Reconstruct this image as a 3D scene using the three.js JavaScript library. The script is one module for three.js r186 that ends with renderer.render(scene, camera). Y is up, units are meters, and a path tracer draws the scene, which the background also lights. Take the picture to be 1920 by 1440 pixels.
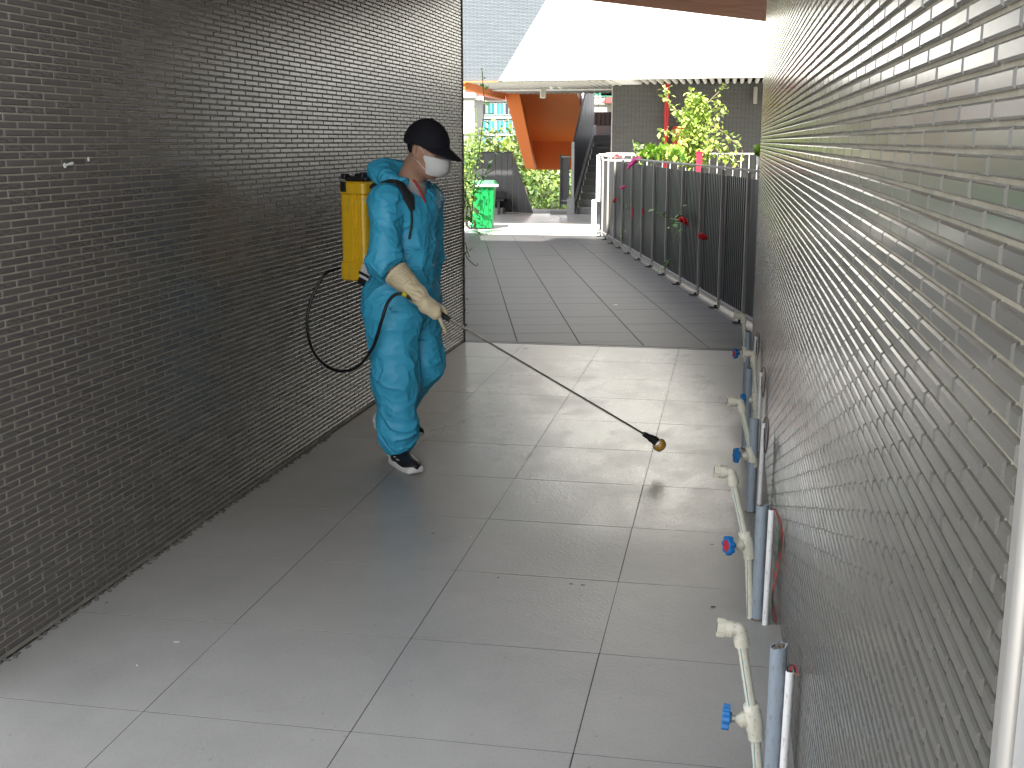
import * as THREE from 'three';
import { mergeGeometries, mergeVertices, toCreasedNormals } from 'three/addons/utils/BufferGeometryUtils.js';
import { RoundedBoxGeometry } from 'three/addons/geometries/RoundedBoxGeometry.js';

// ---------------------------------------------------------------- camera, sky, sun, exposure
const W = 1024, H = 768;
const scene = new THREE.Scene();
const EYE = 1.547, F = 2152, PITCH = Math.atan(455 / F), YAW = Math.atan(415 * Math.cos(PITCH) / F);
const camera = new THREE.PerspectiveCamera(2 * Math.atan(720 / F) * 180 / Math.PI, W / H, 0.05, 3000);
camera.position.set(0, EYE, 0);
camera.rotation.set(-PITCH, YAW, 0, 'YXZ');
scene.add(camera);

const SUN = new THREE.Vector3(-0.094, 0.777, 0.622).normalize();
{
  const w = 512, h = 256, d = new Float32Array(w * h * 4);
  for (let j = 0; j < h; j++) for (let i = 0; i < w; i++) {
    const el = ((j + 0.5) / h - 0.5) * Math.PI, az = (i + 0.5) / w * Math.PI * 2;
    const e = Math.max(0, Math.sin(el));
    const t = Math.pow(e, 0.45);
    // hazy bright summer sky with soft cloud
    let cl = 0; for (let o = 0; o < 5; o++) { const f = 2 ** o; cl += Math.sin(az * 3 * f + o * 1.7 + Math.sin(el * 5 * f + o)) * Math.sin(el * 6 * f + o * 2.3 + Math.cos(az * 2 * f)) / f; }
    cl = Math.min(1, Math.max(0, 0.45 + cl * 0.5));
    const b = [0.90 - 0.46 * t, 0.90 - 0.40 * t, 0.90 - 0.28 * t], c = [0.96, 0.94, 0.91];
    const k = (j * w + i) * 4, m = 0.75 * cl * (1 - 0.3 * t);
    for (let q = 0; q < 3; q++) d[k + q] = 0.95 * (b[q] * (1 - m) + c[q] * m) * (el < 0 ? 0.6 : 1);
    d[k + 3] = 1;
  }
  const sky = new THREE.DataTexture(d, w, h, THREE.RGBAFormat, THREE.FloatType);
  sky.mapping = THREE.EquirectangularReflectionMapping; sky.magFilter = sky.minFilter = THREE.LinearFilter; sky.needsUpdate = true;
  scene.background = sky; scene.environment = sky; scene.environmentIntensity = 1;
}
const sun = new THREE.DirectionalLight(new THREE.Color(1, 0.945, 0.85), 5.0);
sun.position.copy(SUN).multiplyScalar(60).add(new THREE.Vector3(-2, 0, -14)); sun.target.position.set(-2, 0, -14);
sun.castShadow = true; sun.shadow.mapSize.set(4096, 4096); sun.shadow.radius = 1;
Object.assign(sun.shadow.camera, { left: -40, right: 40, top: 40, bottom: -40, near: 1, far: 200 });
scene.add(sun, sun.target);

const renderer = new THREE.WebGLRenderer({ antialias: true });
renderer.setSize(W, H); renderer.toneMapping = THREE.LinearToneMapping; renderer.toneMappingExposure = 4.4;
renderer.shadowMap.enabled = true;

// ---------------------------------------------------------------- helpers
const V = (x, y, z) => new THREE.Vector3(x, y, z);
function rng(seed) { let a = seed >>> 0; return () => { a = (a + 0x6D2B79F5) >>> 0; let t = a; t = Math.imul(t ^ (t >>> 15), t | 1); t ^= t + Math.imul(t ^ (t >>> 7), t | 61); return ((t ^ (t >>> 14)) >>> 0) / 4294967296; }; }
const R0 = rng(7);
const used = {};
function numbered(n) { used[n] = (used[n] ?? -1) + 1; return used[n] ? `${n}_${String(used[n]).padStart(3, '0')}` : n; }
function shade(o) { o.castShadow = true; o.receiveShadow = true; return o; }
function group(name, label, category, grp, pos) {
  const g = new THREE.Group(); g.name = numbered(name); g.userData = { label, category }; if (grp) g.userData.group = grp;
  if (pos) g.position.copy(pos); scene.add(g); return g;
}
function struct(name, label, category) { const g = new THREE.Group(); g.name = numbered(name); g.userData = { kind: 'structure', label, category }; scene.add(g); return g; }
function part(name, geo, mat, parent, label) {
  if (Array.isArray(geo)) geo = merge(geo);
  const m = shade(new THREE.Mesh(geo, mat)); m.name = name; if (label) m.userData.label = label; parent.add(m); return m;
}
function solo(name, geo, mat, label, category, grp) {
  if (Array.isArray(geo)) geo = merge(geo);
  const m = shade(new THREE.Mesh(geo, mat)); m.name = numbered(name); m.userData = { label, category }; if (grp) m.userData.group = grp; scene.add(m); return m;
}
function merge(list) { return mergeGeometries(list.map(g => { let q = g.index ? g.toNonIndexed() : g; for (const k of Object.keys(q.attributes)) if (!['position', 'normal', 'uv', 'color'].includes(k)) q.deleteAttribute(k); return q; })); }
function box(w, h, d, x = 0, y = 0, z = 0, r = 0) { const g = r ? new RoundedBoxGeometry(w, h, d, 2, r) : new THREE.BoxGeometry(w, h, d); return g.translate(x, y, z); }
function tube(pts, r, seg = 24, rad = 10, closed = false) { return new THREE.TubeGeometry(new THREE.CatmullRomCurve3(pts, closed, 'centripetal'), seg, r, rad, closed); }
function rod(a, b, r, r2 = r, n = 14) { // straight rod with capped ends
  const d = b.clone().sub(a), L = d.length(), g = new THREE.CylinderGeometry(r2, r, L, n, 1);
  g.applyQuaternion(new THREE.Quaternion().setFromUnitVectors(V(0, 1, 0), d.normalize())); const c = a.clone().add(b).multiplyScalar(0.5); return g.translate(c.x, c.y, c.z);
}
function beam(a, b, w, h) { // box from a to b, w across, h in height
  const d = b.clone().sub(a), L = d.length(), z = d.clone().normalize(), x = V(0, 1, 0).cross(z).normalize(), y = z.clone().cross(x);
  const g = new THREE.BoxGeometry(w, h, L), m = new THREE.Matrix4().makeBasis(x, y, z); const c = a.clone().add(b).multiplyScalar(0.5); m.setPosition(c); return g.applyMatrix4(m);
}
function extrude(pts, depth, bevel = 0) { // polygon in xy pushed along +z
  const s = new THREE.Shape(pts.map(p => new THREE.Vector2(p[0], p[1])));
  return new THREE.ExtrudeGeometry(s, { depth: depth - 2 * bevel, bevelEnabled: bevel > 0, bevelSize: bevel, bevelThickness: bevel, bevelOffset: -bevel, bevelSegments: 1 }).translate(0, 0, bevel);
}
const flat = g => g.rotateX(Math.PI / 2); // xy polygon -> xz, thickness downwards
function slab(pts, y0, y1) { return flat(extrude(pts.map(p => [p[0], p[1]]), y1 - y0)).translate(0, y1, 0); }
// noise
function hash3(x, y, z) { let h = Math.imul(x, 374761393) ^ Math.imul(y, 668265263) ^ Math.imul(z, 2147483647 ^ 0x5bd1e995); h = Math.imul(h ^ (h >>> 13), 1274126177); return ((h ^ (h >>> 16)) >>> 0) / 4294967296; }
function noise(x, y, z = 0) {
  const X = Math.floor(x), Y = Math.floor(y), Z = Math.floor(z), s = t => t * t * (3 - 2 * t), fx = s(x - X), fy = s(y - Y), fz = s(z - Z);
  const l = (a, b, t) => a + (b - a) * t;
  return l(l(l(hash3(X, Y, Z), hash3(X + 1, Y, Z), fx), l(hash3(X, Y + 1, Z), hash3(X + 1, Y + 1, Z), fx), fy),
    l(l(hash3(X, Y, Z + 1), hash3(X + 1, Y, Z + 1), fx), l(hash3(X, Y + 1, Z + 1), hash3(X + 1, Y + 1, Z + 1), fx), fy), fz);
}
function fbm(x, y, z = 0, o = 4) { let a = 0, s = 0.5, t = 0; for (let i = 0; i < o; i++) { a += s * noise(x, y, z + i * 7.3); t += s; x *= 2.03; y *= 2.03; s *= 0.5; } return a / t; }
function dataTex(w, h, fn, srgb, rx = 1, ry = 1, wrap = true) {
  const d = new Uint8Array(w * h * 4), enc = c => Math.round(255 * Math.min(1, Math.max(0, srgb ? (c <= 0.0031308 ? 12.92 * c : 1.055 * Math.pow(c, 1 / 2.4) - 0.055) : c)));
  for (let j = 0; j < h; j++) for (let i = 0; i < w; i++) { const c = fn(i / w, j / h, i, j), k = (j * w + i) * 4; for (let q = 0; q < 3; q++) d[k + q] = enc(Array.isArray(c) ? c[q] : c); d[k + 3] = 255; }
  const t = new THREE.DataTexture(d, w, h); t.magFilter = THREE.LinearFilter; t.minFilter = THREE.LinearMipmapLinearFilter; t.generateMipmaps = true; t.anisotropy = 8;
  if (wrap) t.wrapS = t.wrapT = THREE.RepeatWrapping; if (srgb) t.colorSpace = THREE.SRGBColorSpace; t.repeat.set(rx, ry); t.needsUpdate = true; return t;
}
const std = (c, rough = 0.6, o = {}) => new THREE.MeshStandardMaterial({ color: new THREE.Color().setRGB(...c), roughness: rough, ...o });
const phys = (c, rough = 0.6, o = {}) => new THREE.MeshPhysicalMaterial({ color: new THREE.Color().setRGB(...c), roughness: rough, ...o });
// a pixel of the 1920-wide photograph pushed out to the plane z = depth: a point of the place
function at(u, v, z) {
  const c = V((u - 960) / F, (720 - v) / F, -1).applyEuler(camera.rotation); const t = z / c.z; return V(c.x * t, EYE + c.y * t, z);
}
function proj(p) { const q = p.clone().sub(camera.position).applyEuler(new THREE.Euler(PITCH, 0, 0)).clone(); const e = p.clone().sub(camera.position); const i = new THREE.Quaternion().setFromEuler(camera.rotation).invert(); e.applyQuaternion(i); return e.z > -0.05 ? null : [960 + F * e.x / -e.z, 720 - F * e.y / -e.z, -e.z]; }
// uv from world position in metres (dominant axis)
function boxUV(g, s = 1) {
  if (g.index) g = g.toNonIndexed(); const p = g.attributes.position, n = g.attributes.normal, uv = new Float32Array(p.count * 2);
  for (let i = 0; i < p.count; i++) { const ax = Math.abs(n.getX(i)), ay = Math.abs(n.getY(i)), az = Math.abs(n.getZ(i)); const x = p.getX(i), y = p.getY(i), z = p.getZ(i); if (ay >= ax && ay >= az) { uv[2 * i] = x * s; uv[2 * i + 1] = z * s; } else if (ax > az) { uv[2 * i] = z * s; uv[2 * i + 1] = y * s; } else { uv[2 * i] = x * s; uv[2 * i + 1] = y * s; } }
  g.setAttribute('uv', new THREE.BufferAttribute(uv, 2)); return g;
}

// ---------------------------------------------------------------- signed-distance mesher (surface nets)
const smin = (a, b, k) => { const h = Math.max(k - Math.abs(a - b), 0) / k; return Math.min(a, b) - h * h * k * 0.25; };
const smax = (a, b, k) => -smin(-a, -b, k);
function cap(p, a, b, ra, rb) { // tapered capsule, arrays
  const bx = b[0] - a[0], by = b[1] - a[1], bz = b[2] - a[2], px = p[0] - a[0], py = p[1] - a[1], pz = p[2] - a[2];
  let t = (px * bx + py * by + pz * bz) / (bx * bx + by * by + bz * bz + 1e-12); t = t < 0 ? 0 : t > 1 ? 1 : t;
  return Math.hypot(px - bx * t, py - by * t, pz - bz * t) - (ra + (rb - ra) * t);
}
function ell(p, c, r) { const x = (p[0] - c[0]) / r[0], y = (p[1] - c[1]) / r[1], z = (p[2] - c[2]) / r[2]; const k0 = Math.hypot(x, y, z), k1 = Math.hypot(x / r[0], y / r[1], z / r[2]); return k1 < 1e-9 ? -Math.min(...r) : k0 * (k0 - 1) / k1; }
function rbox(p, c, h, r) { const x = Math.abs(p[0] - c[0]) - h[0] + r, y = Math.abs(p[1] - c[1]) - h[1] + r, z = Math.abs(p[2] - c[2]) - h[2] + r; return Math.hypot(Math.max(x, 0), Math.max(y, 0), Math.max(z, 0)) + Math.min(Math.max(x, y, z), 0) - r; }
function sdfMesh(f, lo, hi, cell) {
  const n = [0, 1, 2].map(i => Math.ceil((hi[i] - lo[i]) / cell) + 1), [nx, ny, nz] = n, G = new Float32Array(nx * ny * nz).fill(1);
  const B = 6, p = [0, 0, 0];
  for (let bk = 0; bk < nz; bk += B) for (let bj = 0; bj < ny; bj += B) for (let bi = 0; bi < nx; bi += B) {
    p[0] = lo[0] + (bi + B / 2) * cell; p[1] = lo[1] + (bj + B / 2) * cell; p[2] = lo[2] + (bk + B / 2) * cell;
    const d = f(p), far = Math.abs(d) > B * cell * 1.5;
    for (let k = bk; k < Math.min(nz, bk + B); k++) for (let j = bj; j < Math.min(ny, bj + B); j++) for (let i = bi; i < Math.min(nx, bi + B); i++) {
      if (far) { G[(k * ny + j) * nx + i] = d; continue; }
      p[0] = lo[0] + i * cell; p[1] = lo[1] + j * cell; p[2] = lo[2] + k * cell; G[(k * ny + j) * nx + i] = f(p);
    }
  }
  const id = new Int32Array(nx * ny * nz).fill(-1), pos = [], idx = [];
  const E = [[0, 1], [2, 3], [4, 5], [6, 7], [0, 2], [1, 3], [4, 6], [5, 7], [0, 4], [1, 5], [2, 6], [3, 7]], g = new Array(8);
  for (let k = 0; k < nz - 1; k++) for (let j = 0; j < ny - 1; j++) for (let i = 0; i < nx - 1; i++) {
    const o = (k * ny + j) * nx + i; let m = 0;
    for (let c = 0; c < 8; c++) { g[c] = G[o + (c & 1) + ((c >> 1) & 1) * nx + (c >> 2) * nx * ny]; if (g[c] < 0) m |= 1 << c; }
    if (m === 0 || m === 255) continue;
    let x = 0, y = 0, z = 0, q = 0;
    for (const [a, b] of E) { if ((g[a] < 0) === (g[b] < 0)) continue; const t = g[a] / (g[a] - g[b]); x += (a & 1) + ((b & 1) - (a & 1)) * t; y += ((a >> 1) & 1) + (((b >> 1) & 1) - ((a >> 1) & 1)) * t; z += (a >> 2) + ((b >> 2) - (a >> 2)) * t; q++; }
    id[o] = pos.length / 3; pos.push(lo[0] + (i + x / q) * cell, lo[1] + (j + y / q) * cell, lo[2] + (k + z / q) * cell);
  }
  const S = [1, nx, nx * ny];
  for (let k = 1; k < nz - 1; k++) for (let j = 1; j < ny - 1; j++) for (let i = 1; i < nx - 1; i++) {
    const o = (k * ny + j) * nx + i;
    for (let a = 0; a < 3; a++) {
      const s0 = G[o] < 0, s1 = G[o + S[a]] < 0; if (s0 === s1) continue;
      const u = S[(a + 1) % 3], v = S[(a + 2) % 3], A = id[o], Bq = id[o - u], C = id[o - u - v], D = id[o - v];
      if (A < 0 || Bq < 0 || C < 0 || D < 0) continue;
      if (s0) idx.push(A, Bq, C, A, C, D); else idx.push(A, C, Bq, A, D, C);
    }
  }
  const geo = new THREE.BufferGeometry(), P = new Float32Array(pos), N = new Float32Array(pos.length), e = cell * 0.6;
  for (let i = 0; i < P.length; i += 3) {
    const q = [P[i], P[i + 1], P[i + 2]], r = [0, 0, 0];
    for (let a = 0; a < 3; a++) { const s = q[a]; q[a] = s + e; const h = f(q); q[a] = s - e; r[a] = h - f(q); q[a] = s; }
    const L = Math.hypot(...r) || 1; N[i] = r[0] / L; N[i + 1] = r[1] / L; N[i + 2] = r[2] / L;
  }
  const UV = new Float32Array(pos.length / 3 * 2); for (let i = 0; i < UV.length / 2; i++) { UV[2 * i] = P[3 * i] + P[3 * i + 2] * 0.8; UV[2 * i + 1] = P[3 * i + 1]; }
  geo.setAttribute('position', new THREE.BufferAttribute(P, 3)); geo.setAttribute('normal', new THREE.BufferAttribute(N, 3)); geo.setAttribute('uv', new THREE.BufferAttribute(UV, 2)); geo.setIndex(idx);
  return geo;
}

// ---------------------------------------------------------------- materials of the place
const grainB = dataTex(128, 128, (u, v, i, j) => 0.5 + 0.5 * (hash3(i, j, 3) - 0.5) + 0.3 * (noise(i / 5, j / 5) - 0.5), false);
function brickMat(c, rough, seed) {
  const map = dataTex(256, 64, (u, v, i, j) => { const n = 0.90 + 0.14 * fbm(i / 14, j / 14, seed, 3) + 0.06 * noise(i / 60, j / 3, seed); return [c[0] * n, c[1] * n, c[2] * n]; }, true);
  const rg = dataTex(256, 64, (u, v, i, j) => rough * (0.93 + 0.14 * fbm(i / 30, j / 16, seed + 5, 2)), false);
  return new THREE.MeshStandardMaterial({ map, roughness: 1, roughnessMap: rg });
}
const M = {};
M.brick = [0, 1, 2].map(i => brickMat([[0.124, 0.114, 0.106], [0.130, 0.119, 0.110], [0.118, 0.109, 0.102]][i], [0.27, 0.29, 0.255][i], 11 + i));
M.brickR = [0, 1, 2].map(i => brickMat([[0.108, 0.105, 0.095], [0.115, 0.111, 0.100], [0.101, 0.099, 0.091]][i], [0.20, 0.22, 0.185][i], 31 + i));
M.brickFar = std([0.145, 0.143, 0.140], 0.55);
M.brickPale = std([0.135, 0.158, 0.18], 0.5);
const groutTex = dataTex(256, 256, (u, v, i, j) => { const n = 0.7 + 0.6 * fbm(i / 20, j / 20, 2, 4) + 0.25 * (hash3(i, j, 9) - 0.5); return [0.40 * n, 0.375 * n, 0.31 * n]; }, true);
M.grout = new THREE.MeshStandardMaterial({ map: groutTex, roughness: 0.95 });
M.groutR = new THREE.MeshStandardMaterial({ map: groutTex, color: new THREE.Color().setRGB(0.70, 0.70, 0.68), roughness: 0.95 });
M.groutDark = std([0.06, 0.058, 0.055], 0.95);
M.concrete = std([0.3, 0.3, 0.29], 0.9);
M.white = std([0.82, 0.82, 0.80], 0.7);
M.slat = std([0.66, 0.65, 0.62], 0.6);
M.orange = std([0.84, 0.22, 0.045], 0.5);
M.darkMetal = std([0.062, 0.061, 0.066], 0.45, { metalness: 0.3 });
M.darkPanel = std([0.10, 0.10, 0.108], 0.5, { metalness: 0.2 });
M.galv = std([0.33, 0.32, 0.30], 0.6, { metalness: 0.1 });
M.rail = std([0.20, 0.195, 0.185], 0.85);
M.black = std([0.012, 0.012, 0.013], 0.5);
M.rubber = std([0.014, 0.014, 0.015], 0.42);

// brick strips: local x along the wall, y up, z out of the wall. Returns geometry of one strip
function stripGeo(L, h, d, b) {
  const x = L / 2, y = h / 2, X = x - b, Y = y - b, p = [], uv = [];
  const q = (a, b2, c, e) => { for (const k of [a, b2, c, a, c, e]) { p.push(...k); uv.push((k[0] + x) / L, (k[1] + y) / h); } };
  const f = [[-X, -Y, d], [X, -Y, d], [X, Y, d], [-X, Y, d]], k = [[-x, -y, 0], [x, -y, 0], [x, y, 0], [-x, y, 0]], m = [[-x, -y, d * 0.55], [x, -y, d * 0.55], [x, y, d * 0.55], [-x, y, d * 0.55]];
  q(...f); for (let i = 0; i < 4; i++) { const j = (i + 1) % 4; q(k[i], k[j], m[j], m[i]); q(m[i], m[j], f[j], f[i]); }
  const g = new THREE.BufferGeometry(); g.setAttribute('position', new THREE.Float32BufferAttribute(p, 3)); g.setAttribute('uv', new THREE.Float32BufferAttribute(uv, 2)); g.computeVertexNormals(); return g;
}
const PX = 0.1425, PY = 0.02245, STRIP0 = stripGeo(0.134, 0.0172, 0.0060, 0.0026), STRIPL = stripGeo(0.134, 0.0174, 0.0042, 0.0018);
// wall face of brick strips. parts: how many of the largest in view become Meshes of their own
function brickFace(parent, origin, dir, length, height, mats, parts, seed, inside, STRIP = STRIP0) {
  const up = V(0, 1, 0), nrm = dir.clone().cross(up).normalize(), base = new THREE.Matrix4().makeBasis(dir, up, nrm).setPosition(origin), r = rng(seed), list = [];
  const rows = Math.floor(height / PY);
  for (let j = 0; j < rows; j++) {
    const off = -((j % 2) * 0.5 + 0.06 * r()) * PX;
    for (let i = 0; i * PX + off < length; i++) {
      let x0 = i * PX + off + 0.00425, x1 = x0 + 0.134; const y = (j + 0.5) * PY;
      if (x0 < 0.003) x0 = 0.003; if (x1 > length - 0.003) x1 = length - 0.003; if (x1 - x0 < 0.02) continue;
      const x = (x0 + x1) / 2; if (inside && !(inside(x0, y - 0.01) && inside(x1, y + 0.01))) continue;
      const L = x1 - x0, m = new THREE.Matrix4().compose(V(x, y + (r() - 0.5) * 0.0008, -0.0004 - r() * 0.0005), new THREE.Quaternion().setFromEuler(new THREE.Euler((r() - 0.5) * 0.008, (r() - 0.5) * 0.0035, (r() - 0.5) * 0.005)), V(L / 0.134, 1, 1)).premultiply(base);
      const c = V(0, 0, 0).applyMatrix4(m), a = proj(c); let s = 0;
      if (parts && a && a[0] > -5 && a[0] < 1925 && a[1] > -5 && a[1] < 1445) { const e = proj(V(0.067, 0.009, 0).applyMatrix4(m)), e2 = proj(V(-0.067, 0.009, 0).applyMatrix4(m)); s = e && e2 ? Math.hypot(e[0] - e2[0], e[1] - e2[1]) : 0; }
      list.push({ m, s, k: Math.floor(r() * mats.length), t: 0.93 + 0.14 * r() });
    }
  }
  if (parts) list.sort((a, b) => b.s - a.s);
  const n = Math.min(parts, list.length);
  for (let i = 0; i < n; i++) { const b = shade(new THREE.Mesh(STRIP, mats[list[i].k])); b.name = i ? `brick_${String(i).padStart(3, '0')}` : 'brick'; b.applyMatrix4(list[i].m); parent.add(b); }
  for (let k = 0; k < mats.length; k++) {
    const rest = list.slice(n).filter(q => q.k === k); if (!rest.length) continue;
    const im = shade(new THREE.InstancedMesh(STRIP, mats[k], rest.length)); im.name = 'brickwork'; im.userData.kind = 'stuff';
    rest.forEach((q, i) => { im.setMatrixAt(i, q.m); im.setColorAt(i, new THREE.Color().setRGB(q.t, q.t, q.t)); }); parent.add(im);
  }
}

// ---------------------------------------------------------------- floors
// big porcelain tiles of the passage: one texture in metres over the whole floor, wet where it was sprayed
const wetAt = (x, z) => { // 0 dry .. 1 wet: film of liquid with a ragged outline
  const d = Math.hypot((x + 0.75) / 1.25, (z + 6.9) / 2.6); const e = Math.hypot((x + 0.45) / 0.85, (z + 5.0) / 0.75);
  const n = fbm(x * 3.2, z * 3.2, 4, 4) - 0.5; return Math.min(1, Math.max(0, (1.15 - Math.min(d, e) + n * 0.9) * 1.5));
};
const FX0 = -2.2, FZ0 = -8.8, FW = 2.5, FD = 9.0; // texture window
const fTexW = 700, fTexH = 2048;
const floorMap = dataTex(fTexW, fTexH, (u, v, i, j) => {
  const x = FX0 + u * FW, z = FZ0 + v * FD; let n = 0.90 + 0.22 * (fbm(x * 2.2, z * 2.2, 1, 5) - 0.5) + 0.10 * (hash3(i, j, 1) - 0.5) + 0.10 * (fbm(x * 14, z * 14, 8, 3) - 0.5);
  const w = wetAt(x, z), st = Math.max(0, fbm(x * 9 + 3 * fbm(x * 4, z * 4, 2), z * 5, 5, 4) - 0.52); n *= 1 - 0.10 * w; n += 0.35 * st * w;
  const sp = hash3(i >> 1, j >> 1, 21) > 0.9992 ? -0.22 : 0; n += sp; const scf = noise(x * 5 + z * 2.2, z * 46 + x * 15, 33) > 0.93 && fbm(x * 2, z * 2, 12, 3) > 0.52 ? -0.07 * noise(i / 2, j / 2, 3) : 0; n += scf; const st2 = Math.max(0, fbm(x * 1.7 + 5, z * 1.7, 44, 5) - 0.58); n -= 0.5 * st2;
  return [0.405 * n, 0.393 * n, 0.370 * n];
}, true, 1, 1, false);
const floorRough = dataTex(fTexW, fTexH, (u, v, i, j) => {
  const x = FX0 + u * FW, z = FZ0 + v * FD, w = wetAt(x, z), st = fbm(x * 7 + 3 * fbm(x * 3, z * 3, 2), z * 4, 5, 4);
  const dry = 0.36 + 0.10 * (fbm(x * 3, z * 3, 6, 4) - 0.5) + 0.05 * (hash3(i, j, 2) - 0.5), wet = 0.26 + 0.20 * Math.max(0, st - 0.45) + 0.05 * (hash3(i, j, 4) - 0.5);
  return dry + (wet - dry) * w;
}, false, 1, 1, false);
const floorBump = dataTex(fTexW, fTexH, (u, v, i, j) => {
  const x = FX0 + u * FW, z = FZ0 + v * FD; const d = Math.min(1, Math.max(0, 1.5 - Math.hypot((x + 0.35) / 0.8, (z + 4.6) / 1.9))); // droplets
  return 0.5 + 0.22 * (hash3(i, j, 12) - 0.5) + (hash3(i >> 1, j >> 1, 14) > 0.86 ? 0.35 * d : 0) + 0.2 * (fbm(x * 10, z * 10, 3, 3) - 0.5);
}, false, 1, 1, false);
M.floor = new THREE.MeshStandardMaterial({ map: floorMap, roughness: 1, roughnessMap: floorRough, bumpMap: floorBump, bumpScale: 0.0011 });
M.joint = std([0.055, 0.053, 0.05], 0.9);
function clipPoly(poly, a, b) { // keep left of a->b
  const out = [], side = p => (b[0] - a[0]) * (p[1] - a[1]) - (b[1] - a[1]) * (p[0] - a[0]);
  for (let i = 0; i < poly.length; i++) { const p = poly[i], q = poly[(i + 1) % poly.length], s = side(p), t = side(q); if (s >= 0) out.push(p); if ((s >= 0) !== (t >= 0)) { const k = s / (s - t); out.push([p[0] + (q[0] - p[0]) * k, p[1] + (q[1] - p[1]) * k]); } }
  return out;
}
function tileGeo(poly, y0, y1, bev, uvf) { // bevelled slab from a convex polygon in (x, z)
  const cx = poly.reduce((s, p) => s + p[0], 0) / poly.length, cz = poly.reduce((s, p) => s + p[1], 0) / poly.length;
  let area = 0; poly.forEach((p, i) => { const q = poly[(i + 1) % poly.length]; area += p[0] * q[1] - q[0] * p[1]; }); if (area > 0) poly = poly.slice().reverse();
  const ins = poly.map((p, i) => { // inset by bev
    const a = poly[(i + poly.length - 1) % poly.length], c = poly[(i + 1) % poly.length]; const n = (u, v) => { const dx = v[0] - u[0], dz = v[1] - u[1], l = Math.hypot(dx, dz) || 1; return [dz / l, -dx / l]; };
    const n1 = n(a, p), n2 = n(p, c), k = 1 + n1[0] * n2[0] + n1[1] * n2[1]; return [p[0] - (n1[0] + n2[0]) / Math.max(0.3, k) * bev * -1, p[1] - (n1[1] + n2[1]) / Math.max(0.3, k) * bev * -1]; });
  const far = Math.hypot(ins[0][0] - cx, ins[0][1] - cz) > Math.hypot(poly[0][0] - cx, poly[0][1] - cz); const inn = far ? poly : ins, outr = far ? poly : poly;
  const P = [], U = [], n = poly.length, add = (...k) => k.forEach(p => { P.push(...p); U.push(...uvf(p[0], p[2])); });
  const T = i => [inn[i % n][0], y1, inn[i % n][1]], B1 = i => [outr[i % n][0], y1 - bev * 0.7, outr[i % n][1]], B0 = i => [outr[i % n][0], y0, outr[i % n][1]];
  for (let i = 1; i < n - 1; i++) add(T(0), T(i), T(i + 1));
  for (let i = 0; i < n; i++) { add(T(i), B1(i), B1(i + 1)); add(T(i), B1(i + 1), T(i + 1)); add(B1(i), B0(i), B0(i + 1)); add(B1(i), B0(i + 1), B1(i + 1)); }
  const g = new THREE.BufferGeometry(); g.setAttribute('position', new THREE.Float32BufferAttribute(P, 3)); g.setAttribute('uv', new THREE.Float32BufferAttribute(U, 2)); g.computeVertexNormals(); return g;
}
{
  const fl = struct('floor', 'pale grey tiled floor of the covered passage, wet in the middle', 'floor');
  part('floor_bed', slab([[-9, -8.775], [6, -8.775], [6, 28], [-9, 28]], -0.4, -0.0011), std([0.020, 0.019, 0.018], 0.95), fl);
  const r = rng(5), uvf = (x, z) => [(x - FX0) / FW, (z - FZ0) / FD];
  for (let i = 0; i < 4; i++) for (let j = -4; j < 10; j++) {
    const x0 = -2.148 + i * 0.6008, z1 = -2.687 - j * 0.6, g = 0.0013, dj = (r() - 0.5) * 0.002;
    let p = [[x0 + g + dj, z1 - 0.6 + g * 1.3], [x0 + 0.6008 - g + dj, z1 - 0.6 + g * 1.3], [x0 + 0.6008 - g, z1 - g * 1.3], [x0 + g, z1 - g * 1.3]];
    p = clipPoly(p, [0.2125, -9], [0.2125, 5]); p = clipPoly(p, [-2.2, 2], [-2.0155, -9]); if (p.length < 3) continue;
    const t = tileGeo(p, -0.02, 0, 0.0003, uvf); const m = part('tile', t, M.floor, fl); m.position.y = (r() - 0.5) * 0.0004;
  }
  part('floor_edge_strip', box(2.35, 0.02, 0.035, -0.93, -0.008, -8.712), std([0.03, 0.03, 0.03], 0.4, { metalness: 0.5 }), fl);
  // open paving behind the viewer, where the daylight comes in
  const pv = struct('pavement', 'light paving open to the sky at the near end of the passage', 'pavement');
  part('paving', box(30, 0.02, 28.0, -1.5, -0.006, 13.9), std([0.42, 0.41, 0.39], 0.8), pv);
}
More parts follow.
